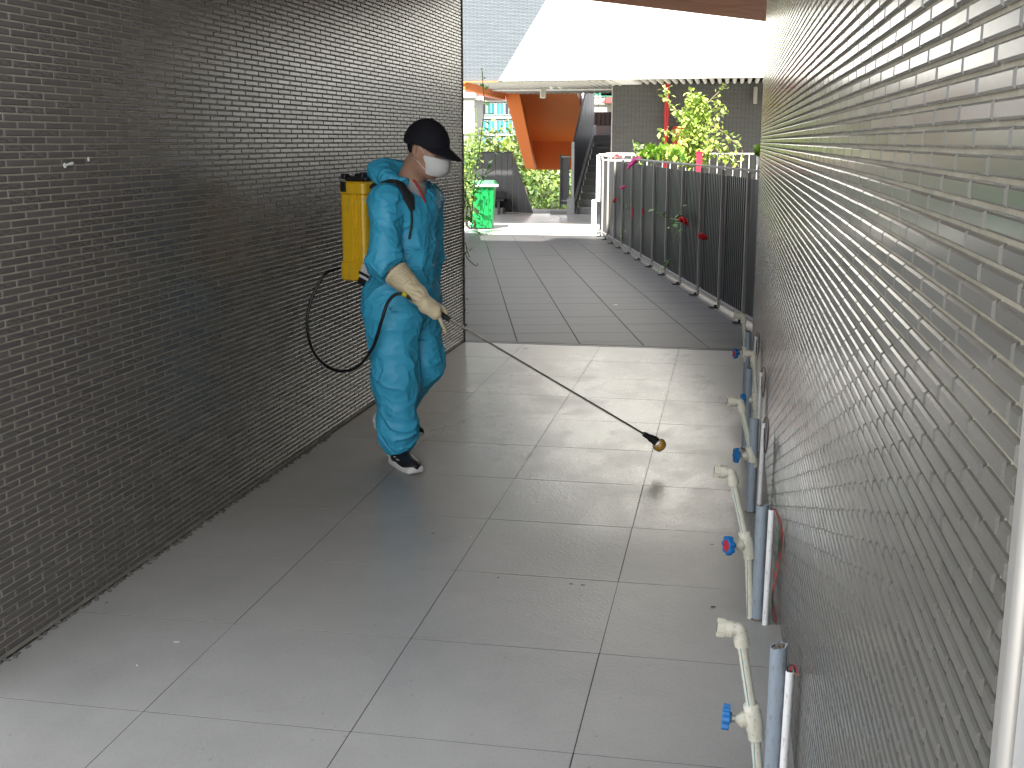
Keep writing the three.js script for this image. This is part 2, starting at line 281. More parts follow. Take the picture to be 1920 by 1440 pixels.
// bridge of dark boards-like tiles
const BD = V(-0.2335, 0, -0.9724).normalize(), BR = V(0.9724, 0, -0.2335).normalize(); // along, across (to the right)
{
  const br = struct('bridge_deck', 'dark grey tiled bridge between the passage and the far stairs', 'walkway');
  const P0 = [-2.3, -8.74], toW = (a, b) => [P0[0] + BR.x * a + BD.x * b, P0[1] + BR.z * a + BD.z * b];
  const pol = [[-2.20, -8.735], [0.42, -8.735], [0.36, -9.6], [-2.14, -19.34], [-4.72, -19.34]];
  part('deck_slab', slab([[-2.35, -8.79], [3.2, -8.79], [3.2, -21.8], [-5.0, -21.8], [-5.0, -19.3]], -0.55, -0.0165), M.joint, br);
  const map = [0, 1, 2].map(s => dataTex(256, 256, (u, v, i, j) => { const n = 0.75 + 0.5 * fbm(i / 90, j / 9, s * 9 + 1, 4) + 0.12 * (hash3(i, j, s) - 0.5) + 0.2 * (fbm(i / 40, j / 40, s + 4, 3) - 0.5); return [0.056 * n, 0.056 * n, 0.058 * n]; }, true));
  const mats = map.map((m, i) => new THREE.MeshStandardMaterial({ map: m, roughness: 0.56, bumpMap: grainB, bumpScale: 0.0006 }));
  const dark = std([0.055, 0.056, 0.06], 0.55), r = rng(9);
  for (let i = -3; i < 7; i++) for (let j = -3; j < 27; j++) {
    const a = 0.19 + i * 0.487, b = j * 0.437 - 0.1 + (i % 2 ? 0.0 : 0.0), g = 0.003;
    let p = [toW(a + g, b + g), toW(a + 0.487 - g, b + g), toW(a + 0.487 - g, b + 0.437 - g * 0.4), toW(a + g, b + 0.437 - g * 0.4)];
    for (let q = 0; q < pol.length; q++) { const A = pol[q], B = pol[(q + 1) % pol.length]; p = clipPoly(p, B, A); if (p.length < 3) break; }
    if (p.length < 3) continue;
    const m = part('tile', tileGeo(p, -0.03, -0.008, 0.002, (x, z) => { const e = (x - P0[0]) * BR.x + (z - P0[1]) * BR.z, f = (x - P0[0]) * BD.x + (z - P0[1]) * BD.z; return [e * 1.1 + i * 0.37, f * 1.1 + j * 0.61]; }), i === 1 && j === 7 ? dark : mats[Math.floor(r() * 3)], br);
    m.position.y = (r() - 0.5) * 0.0012;
  }
}
{
  const ld = struct('landing_floor', 'pale polished floor in front of the far stairs', 'floor');
  part('slab', slab([[-9, -19.35], [3, -19.35], [3, -27], [-9, -27]], -0.5, -0.012), M.concrete, ld);
  const m = std([0.46, 0.455, 0.44], 0.28), m2 = std([0.50, 0.49, 0.47], 0.3), r = rng(3);
  for (let i = 0; i < 9; i++) for (let j = 0; j < 7; j++) part('tile', box(0.796, 0.02, 0.796, -6.4 + i * 0.8, -0.009 + (r() - 0.5) * 0.001, -19.76 - j * 0.8, 0.0), r() > 0.5 ? m : m2, ld);
}

// ---------------------------------------------------------------- the passage walls, ceiling and the block above
const WA = V(-2.131, 0, -2.895), WD = V(0.01698742, 0, -0.9998557); // left wall line
{
  const w = group('brick_wall', 'dark glazed brick wall on the left, behind the man in blue', 'wall');
  const s0 = -0.25, n = WD.clone().cross(V(0, 1, 0)), o = WA.clone().addScaledVector(WD, s0), e = WA.clone().addScaledVector(WD, 5.83);
  const q = k => [k.x, k.z], off = (p, d) => p.clone().addScaledVector(n, d);
  part('wall_body', slab([q(off(o, -0.0005)), q(off(e, -0.0005)), q(off(e, -4)), q(off(o, -4))], -0.3, 2.86), M.grout, w).geometry = boxUV(slab([q(o), q(e), q(off(e, -4)), q(off(o, -4))], -0.3, 2.86), 1.3);
  brickFace(w, off(o, 0.0).setY(0.012), WD, 6.08, 2.78, M.brick, 300, 101, null, STRIPL);
  part('corner_trim', box(0.014, 2.84, 0.014, e.x + 0.003, 1.42, e.z - 0.004), std([0.17, 0.15, 0.145], 0.8), w);
  const sm = std([0.85, 0.85, 0.82], 0.6); // dabs of white filler stuck on the bricks
  const dab = (s, y, pts) => { const g = extrude(pts, 0.003, 0.001); const m = part('filler_dab', g, sm, w); m.applyMatrix4(new THREE.Matrix4().makeBasis(WD, V(0, 1, 0), n).setPosition(off(WA, 0.0078).addScaledVector(WD, s).setY(y))); };
  dab(0.53, 1.462, [[0, 0], [0.012, 0.002], [0.014, 0.008], [0.05, 0.010], [0.056, 0.018], [0.046, 0.020], [0.012, 0.013], [0.006, 0.018], [-0.004, 0.014]]);
  dab(0.67, 1.481, [[0, 0], [0.009, 0.002], [0.010, 0.012], [0.003, 0.016], [-0.002, 0.010]]);
  // rough mortar along the foot of the wall
  const r = rng(66), gg = [];
  for (let i = 0; i < 120; i++) { const s = -0.6 + 3.4 * i / 120 + r() * 0.03, z = 0.010 + r() * 0.016, k = new THREE.IcosahedronGeometry(0.005 + r() * 0.007, 0); k.scale(1.5 + r(), 0.45 + r() * 0.4, 0.8); k.rotateY(r() * 6); const c = off(WA, z).addScaledVector(WD, s); k.translate(c.x, 0.002, c.z); gg.push(k); }
  const foot = part('mortar_fillet', gg, std([0.13, 0.125, 0.112], 0.95), w); foot.userData.kind = 'stuff';
}
const RX = 0.214;
{
  const w = group('brick_wall', 'grey glazed brick wall close by on the right, behind the pipes', 'wall');
  part('wall_body', boxUV(box(6, 3.1, 8.52, RX + 3.0005, 1.26, -0.846 - 4.26), 1.3), M.groutR, w);
  brickFace(w, V(RX, 0.012, -9.36), V(0, 0, 1), 8.51, 2.75, M.brickR, 300, 202);
  brickFace(w, V(RX + 2.6, 0.012, -9.366), V(-1, 0, 0), 2.6, 2.75, [M.brickR[1]], 0, 203);
  part('corner_trim', new RoundedBoxGeometry(0.024, 3.0, 0.030, 4, 0.008).translate(RX + 0.005, 1.45, -0.829), std([0.48, 0.47, 0.45], 0.32, { metalness: 0.5 }), w);
  for (let i = 0; i < 6; i++) for (let j = 0; j < 2; j++) part('tile', box(0.02, 0.496, 0.596, RX + 0.012, 0.27 + i * 0.5, -0.514 + j * 0.6, 0.002), std([0.42, 0.42, 0.42], 0.35), w);
  part('end_pier', box(3, 3.1, 1.2, RX + 1.52, 1.26, -0.21), M.concrete, w);
}
{
  const c = group('ceiling_canopy', 'copper brown panelled ceiling overhanging the passage at top right', 'ceiling');
  const Y = 2.75, E0 = V(-1.32, 0, -10.4), ed = V(1.62, 0, -2.2).normalize(), en = V(-ed.z, 0, ed.x).multiplyScalar(-1); // en points back towards the viewer
  if (en.z < 0) en.multiplyScalar(-1);
  const q = (a, b) => { const p = E0.clone().addScaledVector(ed, a).addScaledVector(en, b); return [p.x, p.z]; };
  const s0 = -2.1;
  const pts = [q(s0, 0.0), q(5.5, 0.0), [6, -14.5], [6, -3.0], [-9, -3.0], [-9, -8.73], [q(s0, 0)[0], -8.73]];
  part('ceiling_slab', slab(pts, Y + 0.012, Y + 0.4), std([0.20, 0.085, 0.05], 0.6), c);
  const t = dataTex(256, 256, (u, v, i, j) => { const n = 0.75 + 0.5 * fbm(i / 50, j / 50, 3, 4) + 0.08 * (hash3(i, j, 5) - 0.5); return [0.40 * n, 0.118 * n, 0.055 * n]; }, true);
  const pm = new THREE.MeshStandardMaterial({ map: t, roughness: 0.6 });
  for (let j = 0; j < 7; j++) for (let i = 0; i < 7; i++) {
    let p = [q(s0 + i * 1.15 + 0.006, j * 0.55 + 0.006), q(s0 + i * 1.15 + 1.144, j * 0.55 + 0.006), q(s0 + i * 1.15 + 1.144, j * 0.55 + 0.544), q(s0 + i * 1.15 + 0.006, j * 0.55 + 0.544)];
    for (const [a, b] of [[[-9, -8.70], [6, -8.70]]]) { const k = clipPoly(p, b, a); if (k.length >= 3 && k.length !== p.length && i < 2) p = k; }
    part('ceiling_panel', boxUV(slab(p, Y, Y + 0.011), 0.9), pm, c);
  }
  const u = group('upper_building', 'building block above the passage roof', 'building');
  part('wall', slab([[-9, -8.72], [-4.06, -8.72], [-4.22, -9.4], [7, -9.4], [7, -3.05], [-9, -3.05]], 7, 11.7), M.concrete, u);
  part('lower_wall', slab([[-9, -8.71], [6, -8.71], [6, -3.05], [-9, -3.05]], Y + 0.402, 6.995), M.concrete, u);
  const hb = group('high_walkway', 'high building block spanning the yard behind the viewer', 'building'); part('wall', box(30, 4.2, 6.4, -2, 16, 9.4), M.concrete, hb); for (const x of [-16, 12]) part('pillar', box(1, 16, 1, x, 8, 9), M.concrete, hb);
}

// ---------------------------------------------------------------- bridge fences
function fence(label, A, dir, len, posts, cat = 'fence', finPitch = 0.0695) {
  const f = group('metal_fence', label, cat), out = V(dir.z, 0, -dir.x).normalize(); // horizontal normal
  const P = (s, y, o = 0) => A.clone().addScaledVector(dir, s).addScaledVector(out, o).setY(y);
  const Z = new THREE.Matrix4().makeBasis(dir, V(0, 1, 0), dir.clone().cross(V(0, 1, 0)));
  const place = (g, s, y, o = 0) => { const m = Z.clone(); m.setPosition(P(s, y, o)); return m; };
  const sheet = std([0.012, 0.012, 0.013], 0.5), fin = std([0.036, 0.036, 0.039], 0.40, { metalness: 0.2 });
  part('backing_sheet', box(len, 1.16, 0.006), sheet, f).applyMatrix4(place(0, len / 2, 0.655, 0.0));
  const fg = box(0.030, 1.17, 0.008, 0, 0, 0, 0), pg = new RoundedBoxGeometry(0.016, 1.29, 0.030, 2, 0.004), bg = mergeGeometries([box(0.06, 0.008, 0.09), box(0.02, 0.02, 0.03, 0, 0.012, 0.02)].map(g => g.toNonIndexed()));
  for (let i = 0; i < posts.length; i++) {
    part('post', pg, M.galv, f).applyMatrix4(place(0, posts[i], 0.645, 0.032));
    part('foot_plate', bg, M.black, f).applyMatrix4(place(0, posts[i] + 0.02, 0.001, 0.075));
    const b = i + 1 < posts.length ? posts[i + 1] : len, n = Math.max(1, Math.round((b - posts[i]) / finPitch));
    for (let k = 1; k < n; k++) part('slat', fg, fin, f).applyMatrix4(place(0, posts[i] + (b - posts[i]) * k / n, 0.655, 0.0085));
  }
  part('top_rail', new RoundedBoxGeometry(len, 0.020, 0.045, 2, 0.005), M.rail, f).applyMatrix4(place(0, len / 2, 1.305, 0.012));
  part('bottom_rail', box(len, 0.014, 0.028), M.rail, f).applyMatrix4(place(0, len / 2, 0.06, 0.020));
  return f;
}
const FA = V(0.226, 0, -9.91), FDIR = V(-0.23882793, 0, -0.9710619);
fence('dark slatted metal fence with pale posts along the right of the bridge', FA.clone().addScaledVector(FDIR, -0.55), FDIR, 10.70, [0.77, 1.70, 2.62, 3.54, 4.44, 5.33, 6.20, 7.09, 7.95, 8.76, 9.50, 10.13]);
fence('dark slatted metal fence overgrown with vines along the left of the bridge', V(-4.66, 0, -19.3), V(0.2335, 0, 0.9724), 10.7, [0.1, 1.0, 1.9, 2.8, 3.7, 4.6, 5.5, 6.4, 7.3, 8.2, 9.1, 10.0], 'fence', 0.14);
{ // end frame of the right fence and the low louvred pillar beside it
  const e = group('fence_end_frame', 'white box frame closing the far end of the right fence', 'railing');
  const a = V(-2.2, 0, -19.80);
  part('end_panel', box(0.10, 0.78, 0.05, a.x - 0.02, 0.93, a.z), M.white, e);
  part('frame_rail', [box(0.62, 0.035, 0.04, a.x + 0.28, 1.325, a.z), box(0.62, 0.03, 0.04, a.x + 0.28, 1.235, a.z)], M.white, e);
  for (const x of [0.0, 0.17, 0.38, 0.585]) part('frame_post', box(0.024, 0.07, 0.03, a.x + x, 1.278, a.z), M.white, e);
  const l = group('louvred_pillar', 'low pale ribbed pillar at the far end of the right fence', 'pillar');
  part('core', box(0.07, 0.58, 0.18, -2.27, 0.29, -19.62), M.slat, l);
  for (let i = 0; i < 19; i++) part('rib', box(0.085, 0.017, 0.20, -2.27, 0.025 + i * 0.03, -19.62, 0), M.white, l);
}
{ // thin white railing behind the plants
  const g = group('thin_railing', 'thin white railing behind the plants in front of the far brick wall', 'railing');
  const z = -20.6; part('top_rail', box(3.4, 0.016, 0.02, -0.5, 1.34, z), M.white, g);
  for (let i = 0; i < 26; i++) part('bar', box(0.008, 1.34, 0.008, -2.15 + i * 0.135, 0.66, z), M.white, g);
}

// ---------------------------------------------------------------- far building with the stairs
{
  const Z = -19.9, b = group('stair_building', 'far building with a blown-out white slanted wall above slatted ceiling', 'building');
  part('white_wall', extrude([[-3.99, 2.56], [4, 2.595], [4, 7.2], [-1.06, 7.2]], 0.25), M.white, b).position.z = Z - 0.25;
  const g = part('brick_facade', extrude([[-9, 2.53], [-3.96, 2.56], [-1.02, 7.2], [-9, 7.2]], 0.24), std([0.085, 0.10, 0.12], 0.9), b, 'pale blue-grey brick facade left of the slanted white wall'); g.position.z = Z - 0.262;
  const slope = (7.2 - 2.56) / (-1.06 + 3.99);
  brickFace(b, V(-6.2, 2.548, Z - 0.021), V(1, 0, 0), 5.2, 2.2, [M.brickPale], 0, 301, (x, y) => (x - 6.2) < -3.80 + (y) / slope);
  const top = group('upper_storey', 'upper mass of the far building above the white wall', 'building');
  part('wall', box(13, 3.2, 8, -2.5, 8.8, -24.2), M.concrete, top); part('parapet', box(13.2, 0.3, 8.2, -2.5, 10.56, -24.2), M.white, top);
  // slatted ceiling
  part('ceiling_slab', slab([[-4.63, -20.16], [4, -20.16], [4, -29], [-2.25, -29], [-2.25, -25.9], [-4.98, -25.9]], 2.80, 7.19), std([0.07, 0.07, 0.07], 0.9), b);
  const r1 = (L) => { const s = new THREE.CylinderGeometry(0.036, 0.036, L, 10, 1).rotateX(Math.PI / 2); s.scale(1, 1.25, 1); return s; };
  const gr = r1(1.72);
  for (let i = 0; i < 25; i++) { const x = -4.93 + i * 0.118, za = x < -4.63 ? -20.0 - (-4.63 - x) / 0.32 * 5.26 : Z - 0.27, L = za + 25.5; if (L > 0.1) part('ceiling_slat', r1(L), M.slat, b).position.set(x, 2.595, za - L / 2); }
  for (let i = 0; i < 30; i++) part('ceiling_slat', gr, M.slat, b).position.set(-1.72 + i * 0.131, 2.612, Z - 0.27 - 0.86);
  part('ceiling_board', box(0.46, 0.03, 1.70, -1.97, 2.585, Z - 1.13), M.white, b);
  // orange edge trim and the orange underside of the upper flight
  const trimA = V(-4.63, 2.50, -19.92), trimB = V(-4.95, 2.50, -25.18);
  part('orange_trim', beam(trimA, trimB, 0.10, 0.13), M.orange, b);
  part('trim_end_strip', box(0.85, 0.018, 0.03, -4.42, 2.548, Z + 0.02), M.orange, b);
  const o = group('stair_flight_underside', 'orange underside of the upper stair flight hanging beside the steps', 'staircase');
  // slanted edge beam, thick, running back to the landing
  part('edge_beam', extrude([[-4.93, 2.62], [-4.61, 2.62], [-4.235, 0.953], [-4.455, 0.953]], 0.22), M.orange, o).position.z = -25.42;
  const fl = [[-5.0, 2.66, -25.42], [-4.62, 2.66, -25.42], [-4.86, 0.87, -29.2], [-4.25, 0.953, -25.42]];
  const side = new THREE.BufferGeometry(); // inner cheek: tapered plate between the beam and the back panel
  { const A = V(-4.62, 2.66, -25.40), B = V(-4.245, 0.955, -25.40), C = V(-4.86, 0.86, -29.0), D = V(-5.1, 2.68, -29.0), th = V(-0.10, 0, 0);
    const q = [A, B, C, D], k = q.map(p => p.clone().add(th)), P = []; const f = (a, b2, c, d) => { for (const v of [a, b2, c, a, c, d]) P.push(v.x, v.y, v.z); };
    f(...q); f(k[3], k[2], k[1], k[0]); for (let i = 0; i < 4; i++) { const j = (i + 1) % 4; f(q[i], k[i], k[j], q[j]); }
    side.setAttribute('position', new THREE.Float32BufferAttribute(P, 3)); side.setAttribute('uv', new THREE.Float32BufferAttribute(new Float32Array(P.length / 3 * 2), 2)); side.computeVertexNormals(); }
  part('side_panel', side, M.orange, o);
  part('sloped_soffit', extrude([[-25.75, 2.72], [-28.95, 1.50], [-28.95, 1.66], [-25.75, 2.88]], 1.9).rotateY(-Math.PI / 2).scale(-1, 1, 1), M.orange, o).position.x = -5.05;
  o.children[o.children.length - 1].geometry = (() => { const P = [], y = (z) => 1.50 + (z + 28.95) * 0.385, f = (...a) => { for (const v of a) P.push(...v); };
    const x0 = -5.1, x1 = -3.46, zs = [-28.95, -25.7], a = [x0, y(zs[0]), zs[0]], c = [x1, y(zs[0]), zs[0]], d = [x1, y(zs[1]), zs[1]], e = [x0, y(zs[1]), zs[1]], up = p => [p[0], p[1] + 0.16, p[2]];
    const q = (a1, b1, c1, d1) => f(a1, b1, c1, a1, c1, d1); q(a, e, d, c); q(up(a), up(c), up(d), up(e)); q(a, c, up(c), up(a)); q(e, up(e), up(d), d); q(a, up(a), up(e), e); q(c, d, up(d), up(c));
    const g2 = new THREE.BufferGeometry(); g2.setAttribute('position', new THREE.Float32BufferAttribute(P, 3)); g2.setAttribute('uv', new THREE.Float32BufferAttribute(new Float32Array(P.length / 3 * 2), 2)); g2.computeVertexNormals(); return g2; })();
  o.children[o.children.length - 1].position.set(0, 0, 0);
  part('back_panel', box(1.25, 0.78, 0.12, -4.30, 1.24, -28.9), M.orange, o);
  part('grey_stringer', extrude([[0, 0], [0.16, 0], [0.16, 1.3], [0, 1.3]], 0.12), std([0.34, 0.34, 0.34], 0.8), o).position.set(-3.66, 2.0, -28.4);
  o.children[o.children.length - 1].rotation.z = 0.22;

  // the brick block at right
  const k = group('brick_block', 'grey brick wall under the far ceiling behind the flowering plants', 'wall');
  part('wall_body', box(5.2, 2.66, 7, 0.37, 1.3, -25.406), M.groutDark, k);
  brickFace(k, V(-2.228, 0.0, -21.905), V(1, 0, 0), 4.6, 2.62, [M.brickFar], 0, 401);
  part('corner_strip', box(0.02, 2.62, 0.02, -2.238, 1.31, -21.895), std([0.5, 0.48, 0.46], 0.5), k);
  const hp = solo('fire_pipe', [rod(V(-1.225, 0, -21.80), V(-1.225, 2.64, -21.80), 0.042, 0.042, 16), rod(V(-1.225, 2.0, -21.80), V(-1.225, 2.06, -21.80), 0.052, 0.052, 16), rod(V(-1.225, 0.9, -21.80), V(-1.225, 0.96, -21.80), 0.052, 0.052, 16)], std([0.55, 0.02, 0.025], 0.4), 'red vertical fire pipe on the far brick wall behind the plants', 'pipe');
  const cab = group('fire_hose_cabinet', 'red fire hose cabinet on the far brick wall, partly behind leaves', 'cabinet');
  part('cabinet_body', box(0.34, 0.52, 0.16, -0.93, 1.56, -21.81, 0.01), std([0.55, 0.035, 0.025], 0.4), cab); part('door_frame', [box(0.30, 0.02, 0.012, -0.93, 1.79, -21.724), box(0.30, 0.02, 0.012, -0.93, 1.54, -21.724), box(0.02, 0.48, 0.012, -1.08, 1.56, -21.724), box(0.02, 0.48, 0.012, -0.78, 1.56, -21.724)], std([0.48, 0.03, 0.02], 0.35), cab); part('handle', box(0.02, 0.07, 0.02, -0.80, 1.60, -21.715), M.galv, cab);
  const sg = group('wall_notice', 'small white blank notice plate on the far brick wall', 'sign'); part('plate', box(0.125, 0.082, 0.012, -1.70, 1.445, -21.84, 0.003), std([0.72, 0.70, 0.64], 0.6), sg); part('bracket', box(0.03, 0.03, 0.05, -1.70, 1.445, -21.87), M.galv, sg);
  const wl = group('wall_light', 'narrow tall wall light near the top right of the far brick wall', 'lamp'); part('housing', new RoundedBoxGeometry(0.07, 0.30, 0.10, 2, 0.012).translate(0.36, 2.36, -21.83), std([0.40, 0.36, 0.32], 0.5), wl); part('back_plate', box(0.05, 0.2, 0.02, 0.36, 2.36, -21.885), M.darkMetal, wl);

  // conduit, lamp box and camera under the slats
  const cy = 2.548, cz = -23.2; solo('ceiling_conduit', [rod(V(-4.85, cy, cz), V(-2.24, cy, cz), 0.02)], M.white, 'thin white conduit across the slatted ceiling above the stairs', 'conduit');
  const ex = group('hanging_sign_box', 'small white box hanging from the slatted ceiling', 'sign'), ep = at(1018, 175, -22.6);
  part('case', new RoundedBoxGeometry(0.105, 0.185, 0.09, 2, 0.01).translate(ep.x, ep.y, ep.z), std([0.70, 0.69, 0.62], 0.5), ex); part('face_panel', box(0.07, 0.15, 0.006, ep.x + 0.008, ep.y, ep.z + 0.047), std([0.35, 0.35, 0.33], 0.4), ex);
  for (const d of [-0.03, 0.03]) part('hanger', rod(V(ep.x + d, ep.y + 0.09, ep.z), V(ep.x + d, 2.64, ep.z), 0.006), M.galv, ex);
  const fl2 = group('twin_floodlight', 'small white twin-headed floodlight on the ceiling conduit', 'lamp'), fp = at(1043, 161, -22.4);
  part('base', rod(V(fp.x, 2.64, fp.z), V(fp.x, fp.y + 0.02, fp.z), 0.03), M.white, fl2); for (const s of [-1, 1]) part('lamp_head', rod(V(fp.x + s * 0.02, fp.y + 0.01, fp.z), V(fp.x + s * 0.10, fp.y - 0.03, fp.z + 0.06), 0.022, 0.040), M.white, fl2);

  // stairs
  const st = group('staircase', 'dark granite steps rising away beside the orange soffit', 'staircase');
  const gt = dataTex(128, 128, (u, v, i, j) => { const n = hash3(i, j, 2) > 0.72 ? 1.9 : 0.8; const m = n * (0.8 + 0.4 * fbm(i / 20, j / 20, 1)); return [0.36 * m, 0.365 * m, 0.37 * m]; }, true);
  const gm = new THREE.MeshStandardMaterial({ map: gt, roughness: 0.45 });
  const x0 = -3.31, x1 = -2.24, zf = -25.15, n = 12, rise = 1.70 / n, run = 0.30;
  for (let i = 0; i < n; i++) { part('riser', boxUV(box(x1 - x0, rise, 0.02, (x0 + x1) / 2, rise * (i + 0.5) - 0.015, zf - run * i - 0.01), 2), gm, st); part('tread', boxUV(box(x1 - x0, 0.03, run + 0.03, (x0 + x1) / 2, rise * (i + 1) - 0.015, zf - run * i - run / 2 + 0.012, 0.004), 2), gm, st); }
  part('landing', box(1.4, 0.2, 1.5, -2.72, 1.60, zf - run * n - 0.72), M.concrete, st);
  part('stringer', extrude([[0, 0.02], [-run * n, 1.70], [-run * n, 1.92], [-0.05, 0.30], [0.0, 0.30]].map(p => [p[0], p[1]]), 0.1).rotateY(-Math.PI / 2).scale(1, 1, 1), std([0.17, 0.165, 0.165], 0.5), st).position.set(x0 - 0.01, 0, zf);
  const q = st.children[st.children.length - 1]; q.geometry = (() => { const g2 = extrude([[0, 0.0], [run * n, 1.66], [run * n, 1.94], [0.06, 0.30], [0, 0.26]], 0.10); return g2.rotateY(Math.PI / 2); })(); q.position.set(x0 - 0.11, 0, zf + 0.02);
  part('newel_block', box(0.16, 0.34, 0.16, x0 - 0.10, 0.17, zf + 0.12, 0.008), gm, st);
  const rl = group('stair_balustrade', 'dark solid panel balustrade with a pale rail up the left of the steps', 'railing');
  part('panel', extrude([[0.02, 0.34], [run * n, 2.0], [run * n, 3.05], [2.55, 2.98], [0.05, 1.46]], 0.03).rotateY(Math.PI / 2), M.darkPanel, rl).position.set(x0 - 0.09, 0, zf);
  for (let i = 1; i < 6; i++) part('panel_joint', box(0.034, 1.0, 0.012, x0 - 0.075, 0.34 + i * 0.34 + 0.58, zf - i * 0.6), M.darkMetal, rl);
  part('handrail', beam(V(x0 - 0.075, 1.50, zf), V(x0 - 0.075, 3.00, zf - 2.52), 0.05, 0.05), M.darkMetal, rl);
  part('end_post', box(0.06, 1.20, 0.06, x0 - 0.085, 0.94, zf + 0.03), std([0.45, 0.45, 0.46], 0.4, { metalness: 0.4 }), rl);
  const sp = group('return_panel', 'narrow dark balustrade panel between the trees and the stair post', 'railing');
  part('panel', box(0.16, 1.05, 0.04, -3.56, 0.72, zf + 0.0), M.darkPanel, sp); part('end_post', box(0.035, 1.14, 0.05, -3.66, 0.70, zf + 0.03), M.darkMetal, sp); part('bracket', [box(0.24, 0.03, 0.03, -3.54, 1.22, zf + 0.04), box(0.24, 0.03, 0.03, -3.54, 0.28, zf + 0.04)], M.galv, sp); part('kerb', box(0.5, 0.06, 0.2, -3.62, 0.03, zf + 0.05), M.concrete, sp);
  const lr = group('landing_parapet', 'dark ribbed parapet with thin cables at the head of the stairs', 'railing'), lz = zf - run * n - 1.4;
  part('panel', box(1.4, 0.34, 0.05, -3.1, 2.11, lz), M.darkPanel, lr); for (let i = 0; i < 12; i++) part('rib', box(0.03, 0.34, 0.02, -3.72 + i * 0.115, 2.11, lz + 0.035), M.darkMetal, lr); part('base_wall', box(1.4, 0.24, 0.2, -3.1, 1.82, lz + 0.05), std([0.2, 0.2, 0.21], 0.8), lr);
  for (let i = 0; i < 6; i++) part('bar', rod(V(-3.6 + i * 0.17, 2.28, lz), V(-3.6 + i * 0.17, 3.0, lz), 0.006), M.darkMetal, lr);
}
{ // slanted parapet at left with its low shelf
  const g = group('slanted_parapet', 'dark ribbed metal parapet with a slanted right edge behind the green bin', 'parapet'), z = -25.3;
  const bx = [[-6.6, 0.34], [-5.595, 0.30], [-5.26, 0.33], [-4.93, 0.4], [-4.53, 0.4], [-4.29, 0.4]];
  let xs = [-6.6, -6.3, -6.0, -5.7, -5.42, -5.13, -4.99, -4.86, -4.755, -4.62, -4.45, -4.29];
  for (let i = 0; i + 1 < xs.length; i++) { const a = xs[i] + 0.004, b = xs[i + 1] - 0.004, top = x => x <= -4.755 ? 1.30 : Math.max(0.0, 1.30 - (x + 4.755) * 2.79); part('panel', extrude([[a, 0], [b, 0], [b, Math.max(0.01, top(b))], [a, top(a)]], 0.05, 0.003), M.darkPanel, g).position.z = z + (i % 2) * 0.006; }
  part('top_rail', box(1.84, 0.03, 0.07, -5.67, 1.315, z + 0.03), M.darkMetal, g);
  const s = group('low_bench', 'low dark bench against the slanted parapet beside the green bin', 'bench');
  part('back', extrude([[-6.4, 0.1], [-4.72, 0.1], [-4.92, 0.48], [-6.4, 0.44]], 0.06), M.black, s).position.z = z + 0.22;
  part('seat', box(1.6, 0.05, 0.42, -5.62, 0.30, z + 0.46, 0.01), M.black, s); part('plinth', box(1.5, 0.13, 0.3, -5.62, 0.065, z + 0.46), M.concrete, s); for (const x of [-6.3, -4.95]) part('leg', box(0.05, 0.3, 0.36, x, 0.15, z + 0.46), M.darkMetal, s);
}

// ---------------------------------------------------------------- the man in blue (built facing local +x, camera on local +z)
const TH = -Math.atan2(0.37, 0.93);
const man = group('person', 'person in blue hooded coverall, dark cap and white mask spraying the floor', 'person', null, V(-1.54, 0, -5.3));
man.rotation.y = TH;
man.updateMatrixWorld(true);
const toMan = v => man.worldToLocal(v.clone());
// joints (forward, up, right)
const J = { neck: [0.045, 1.33, 0.0], rs: [0.045, 1.275, 0.165], ls: [0.045, 1.27, -0.150], re: [0.065, 1.0, 0.210], le: [0.015, 1.0, -0.185], rw: [0.235, 0.868, 0.195], lw: [0.02, 0.76, -0.17],
  pel: [0.0, 0.80, 0.0], rh: [0.0, 0.78, 0.085], lh: [0.01, 0.78, -0.085], rk: [0.035, 0.43, 0.10], ra: [0.04, 0.10, 0.10], lk: [0.030, 0.475, -0.12], la: [-0.185, 0.17, -0.155] };
const HC = [0.161, 1.502, -0.005], HP = -0.27; // head centre, pitch down
const hs = Math.sin(HP), hc = Math.cos(HP);
const toHead = p => { const x = p[0] - HC[0], y = p[1] - HC[1]; return [x * hc + y * hs, -x * hs + y * hc, p[2] - HC[2]]; };
const headM = new THREE.Matrix4().makeRotationZ(HP).setPosition(...HC);
